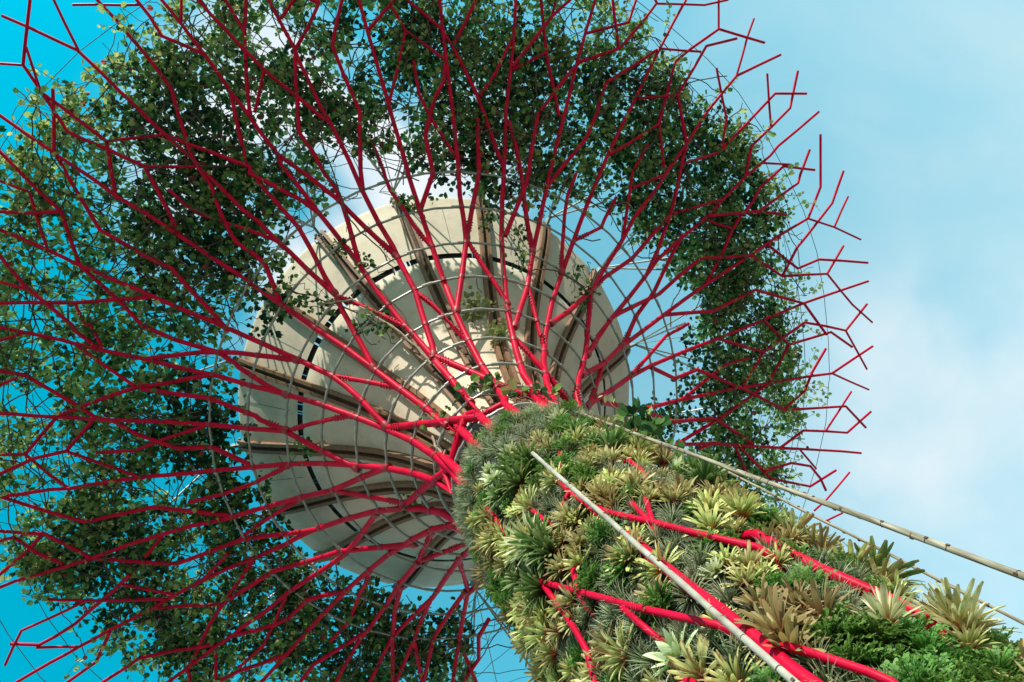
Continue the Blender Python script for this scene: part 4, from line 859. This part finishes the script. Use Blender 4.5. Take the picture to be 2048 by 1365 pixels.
for (r, az), lb, nb in zip(SP_bright, lab_b, (26, 16)): sprig(r - 0.25, az, float(FHR(r)) - 1.2, 0.55 if nb > 20 else 0.42, nb, 0.6, lb, M_CREEPB, 0.17)
lab_d = ['leafy dark clump at the funnel rim, upper left', 'dark trailing clump on the red pipe left of the funnel rim', 'dark clump trailing onto the funnel from its left rim', 'dark sprig on the funnel beside a rib fork, left of centre',
         'dark sprig at the tip of the vine crossing the left funnel', 'small dark sprig above the vine on the left funnel', 'dark sprig on the rib at the eleven o\'clock funnel rim', 'dark sprig just inside the eleven o\'clock funnel rim',
         'dark green tuft on the rib at the funnel top', 'thin dark sprig right of the funnel top stem', 'dark sprig at the upper right funnel edge', 'olive sprig on the brown twig at the right of the funnel', 'small olive sprig right of the funnel next to the louvre slot',
         'dark sprig hanging over the lower left timber rib', 'tiny dry sprig near the trunk at lower left', 'dark sprig over the two o\'clock timber rib', 'dark sprig beside the trunk neck at left', 'dark hanging clump left of the funnel rim', 'olive sprig on the top hoop', 'small leafy sprig beside the top hoop']
for (r, az), lb in zip(SP_dark, lab_d): sprig(r, az, float(HR(r)) + 0.12, 0.46, 9, 0.42, lb, M_CREEP, 0.155)
e = tag(empty('creeper_vine', tuple(W(2.5, 250, 21.8))), 'thin creeper with round leaves strung across the trunk neck', 'creeper'); mbl = MB(); mbs = MB()
for r, az in SP_neck[:6]:
    for k in range(3): leaf_batch(mbl, W(r + 0.2, az + lr.uniform(-5, 5), float(HR(r)) + lr.uniform(-.2, .2)), None, 3, 0.24*S, lr, 0.5, 0.15*S)
mbs.tube([W(r + 0.18, az, float(HR(r))) for r, az in SP_neck[:6]], 0.016*S, 5); mbl.build('leaves', M_CREEP, e, smooth=False); mbs.build('vine_stems', M_BARK, e)
mbl = MB(); mbs = MB(); e = tag(empty('creeper_vine', tuple(W(2.9, 302, 16.5))), 'dark leafy creeper clump with red tipped shoots climbing the long pole', 'creeper')
for k in range(38): leaf_batch(mbl, W(2.75 + lr.gauss(0, 0.16), 303 + lr.gauss(0, 3.5), 15.8 + lr.gauss(0, 0.55)), None, 4, 0.27*S, lr, 0.3 if k < 30 else 0.7, 0.18*S)
sp = [W(2.8, 303, 16.0), W(2.95, 304, 17.0), W(3.0, 303, 18.0), W(3.2, 304, 18.9)]; mbs.tube(sp, 0.015*S, 5)
for p in sp[1:]: leaf_batch(mbl, p, None, 2, 0.2*S, lr, 0.95, 0.12*S)
mbl.build('leaves', M_CREEP, e, smooth=False); mbs.build('vine_stems', M_BARK, e)
vl = ['brown woody vine crossing the funnel from its upper left rim', 'brown vine along the left funnel towards its centre', 'pale bare vine running from the left funnel down to the neck', 'thin vine along the neck above the plants', 'pale twisted vine on the red pipe left of the neck', 'brown vine climbing the front red stem at the funnel top', 'thin twig arching right of the funnel top', 'thin vine crossing the upper left canopy rim']
for s_, lb in zip(CREEP, vl):
    pale = 'pale' in lb; mb = MB(); pts = []
    for (r0, a0), (r1, a1) in zip(s_, s_[1:]):
        for k in range(5):
            u = k/5; r = r0 + (r1-r0)*u; pts.append(W(r + lr.gauss(0, 0.03), a0 + (a1-a0)*u + lr.gauss(0, 0.35), float(HR(r)) - 0.12 + lr.gauss(0, 0.05)))
    mb.tube(pts, (0.04 if pale else 0.028)*S, 6)
    for p in pts[2::3]:
        d = Vector((lr.gauss(0, 1), lr.gauss(0, 1), lr.gauss(0, .6))).normalized(); mb.tube([p, p + d*0.3*S, p + d*0.5*S + Vector((0.05, 0.02, 0.03))], 0.012*S, 4, False)
    tag(mb.build('woody_vine', M_BARKP if pale else M_BARK), lb, 'vine')
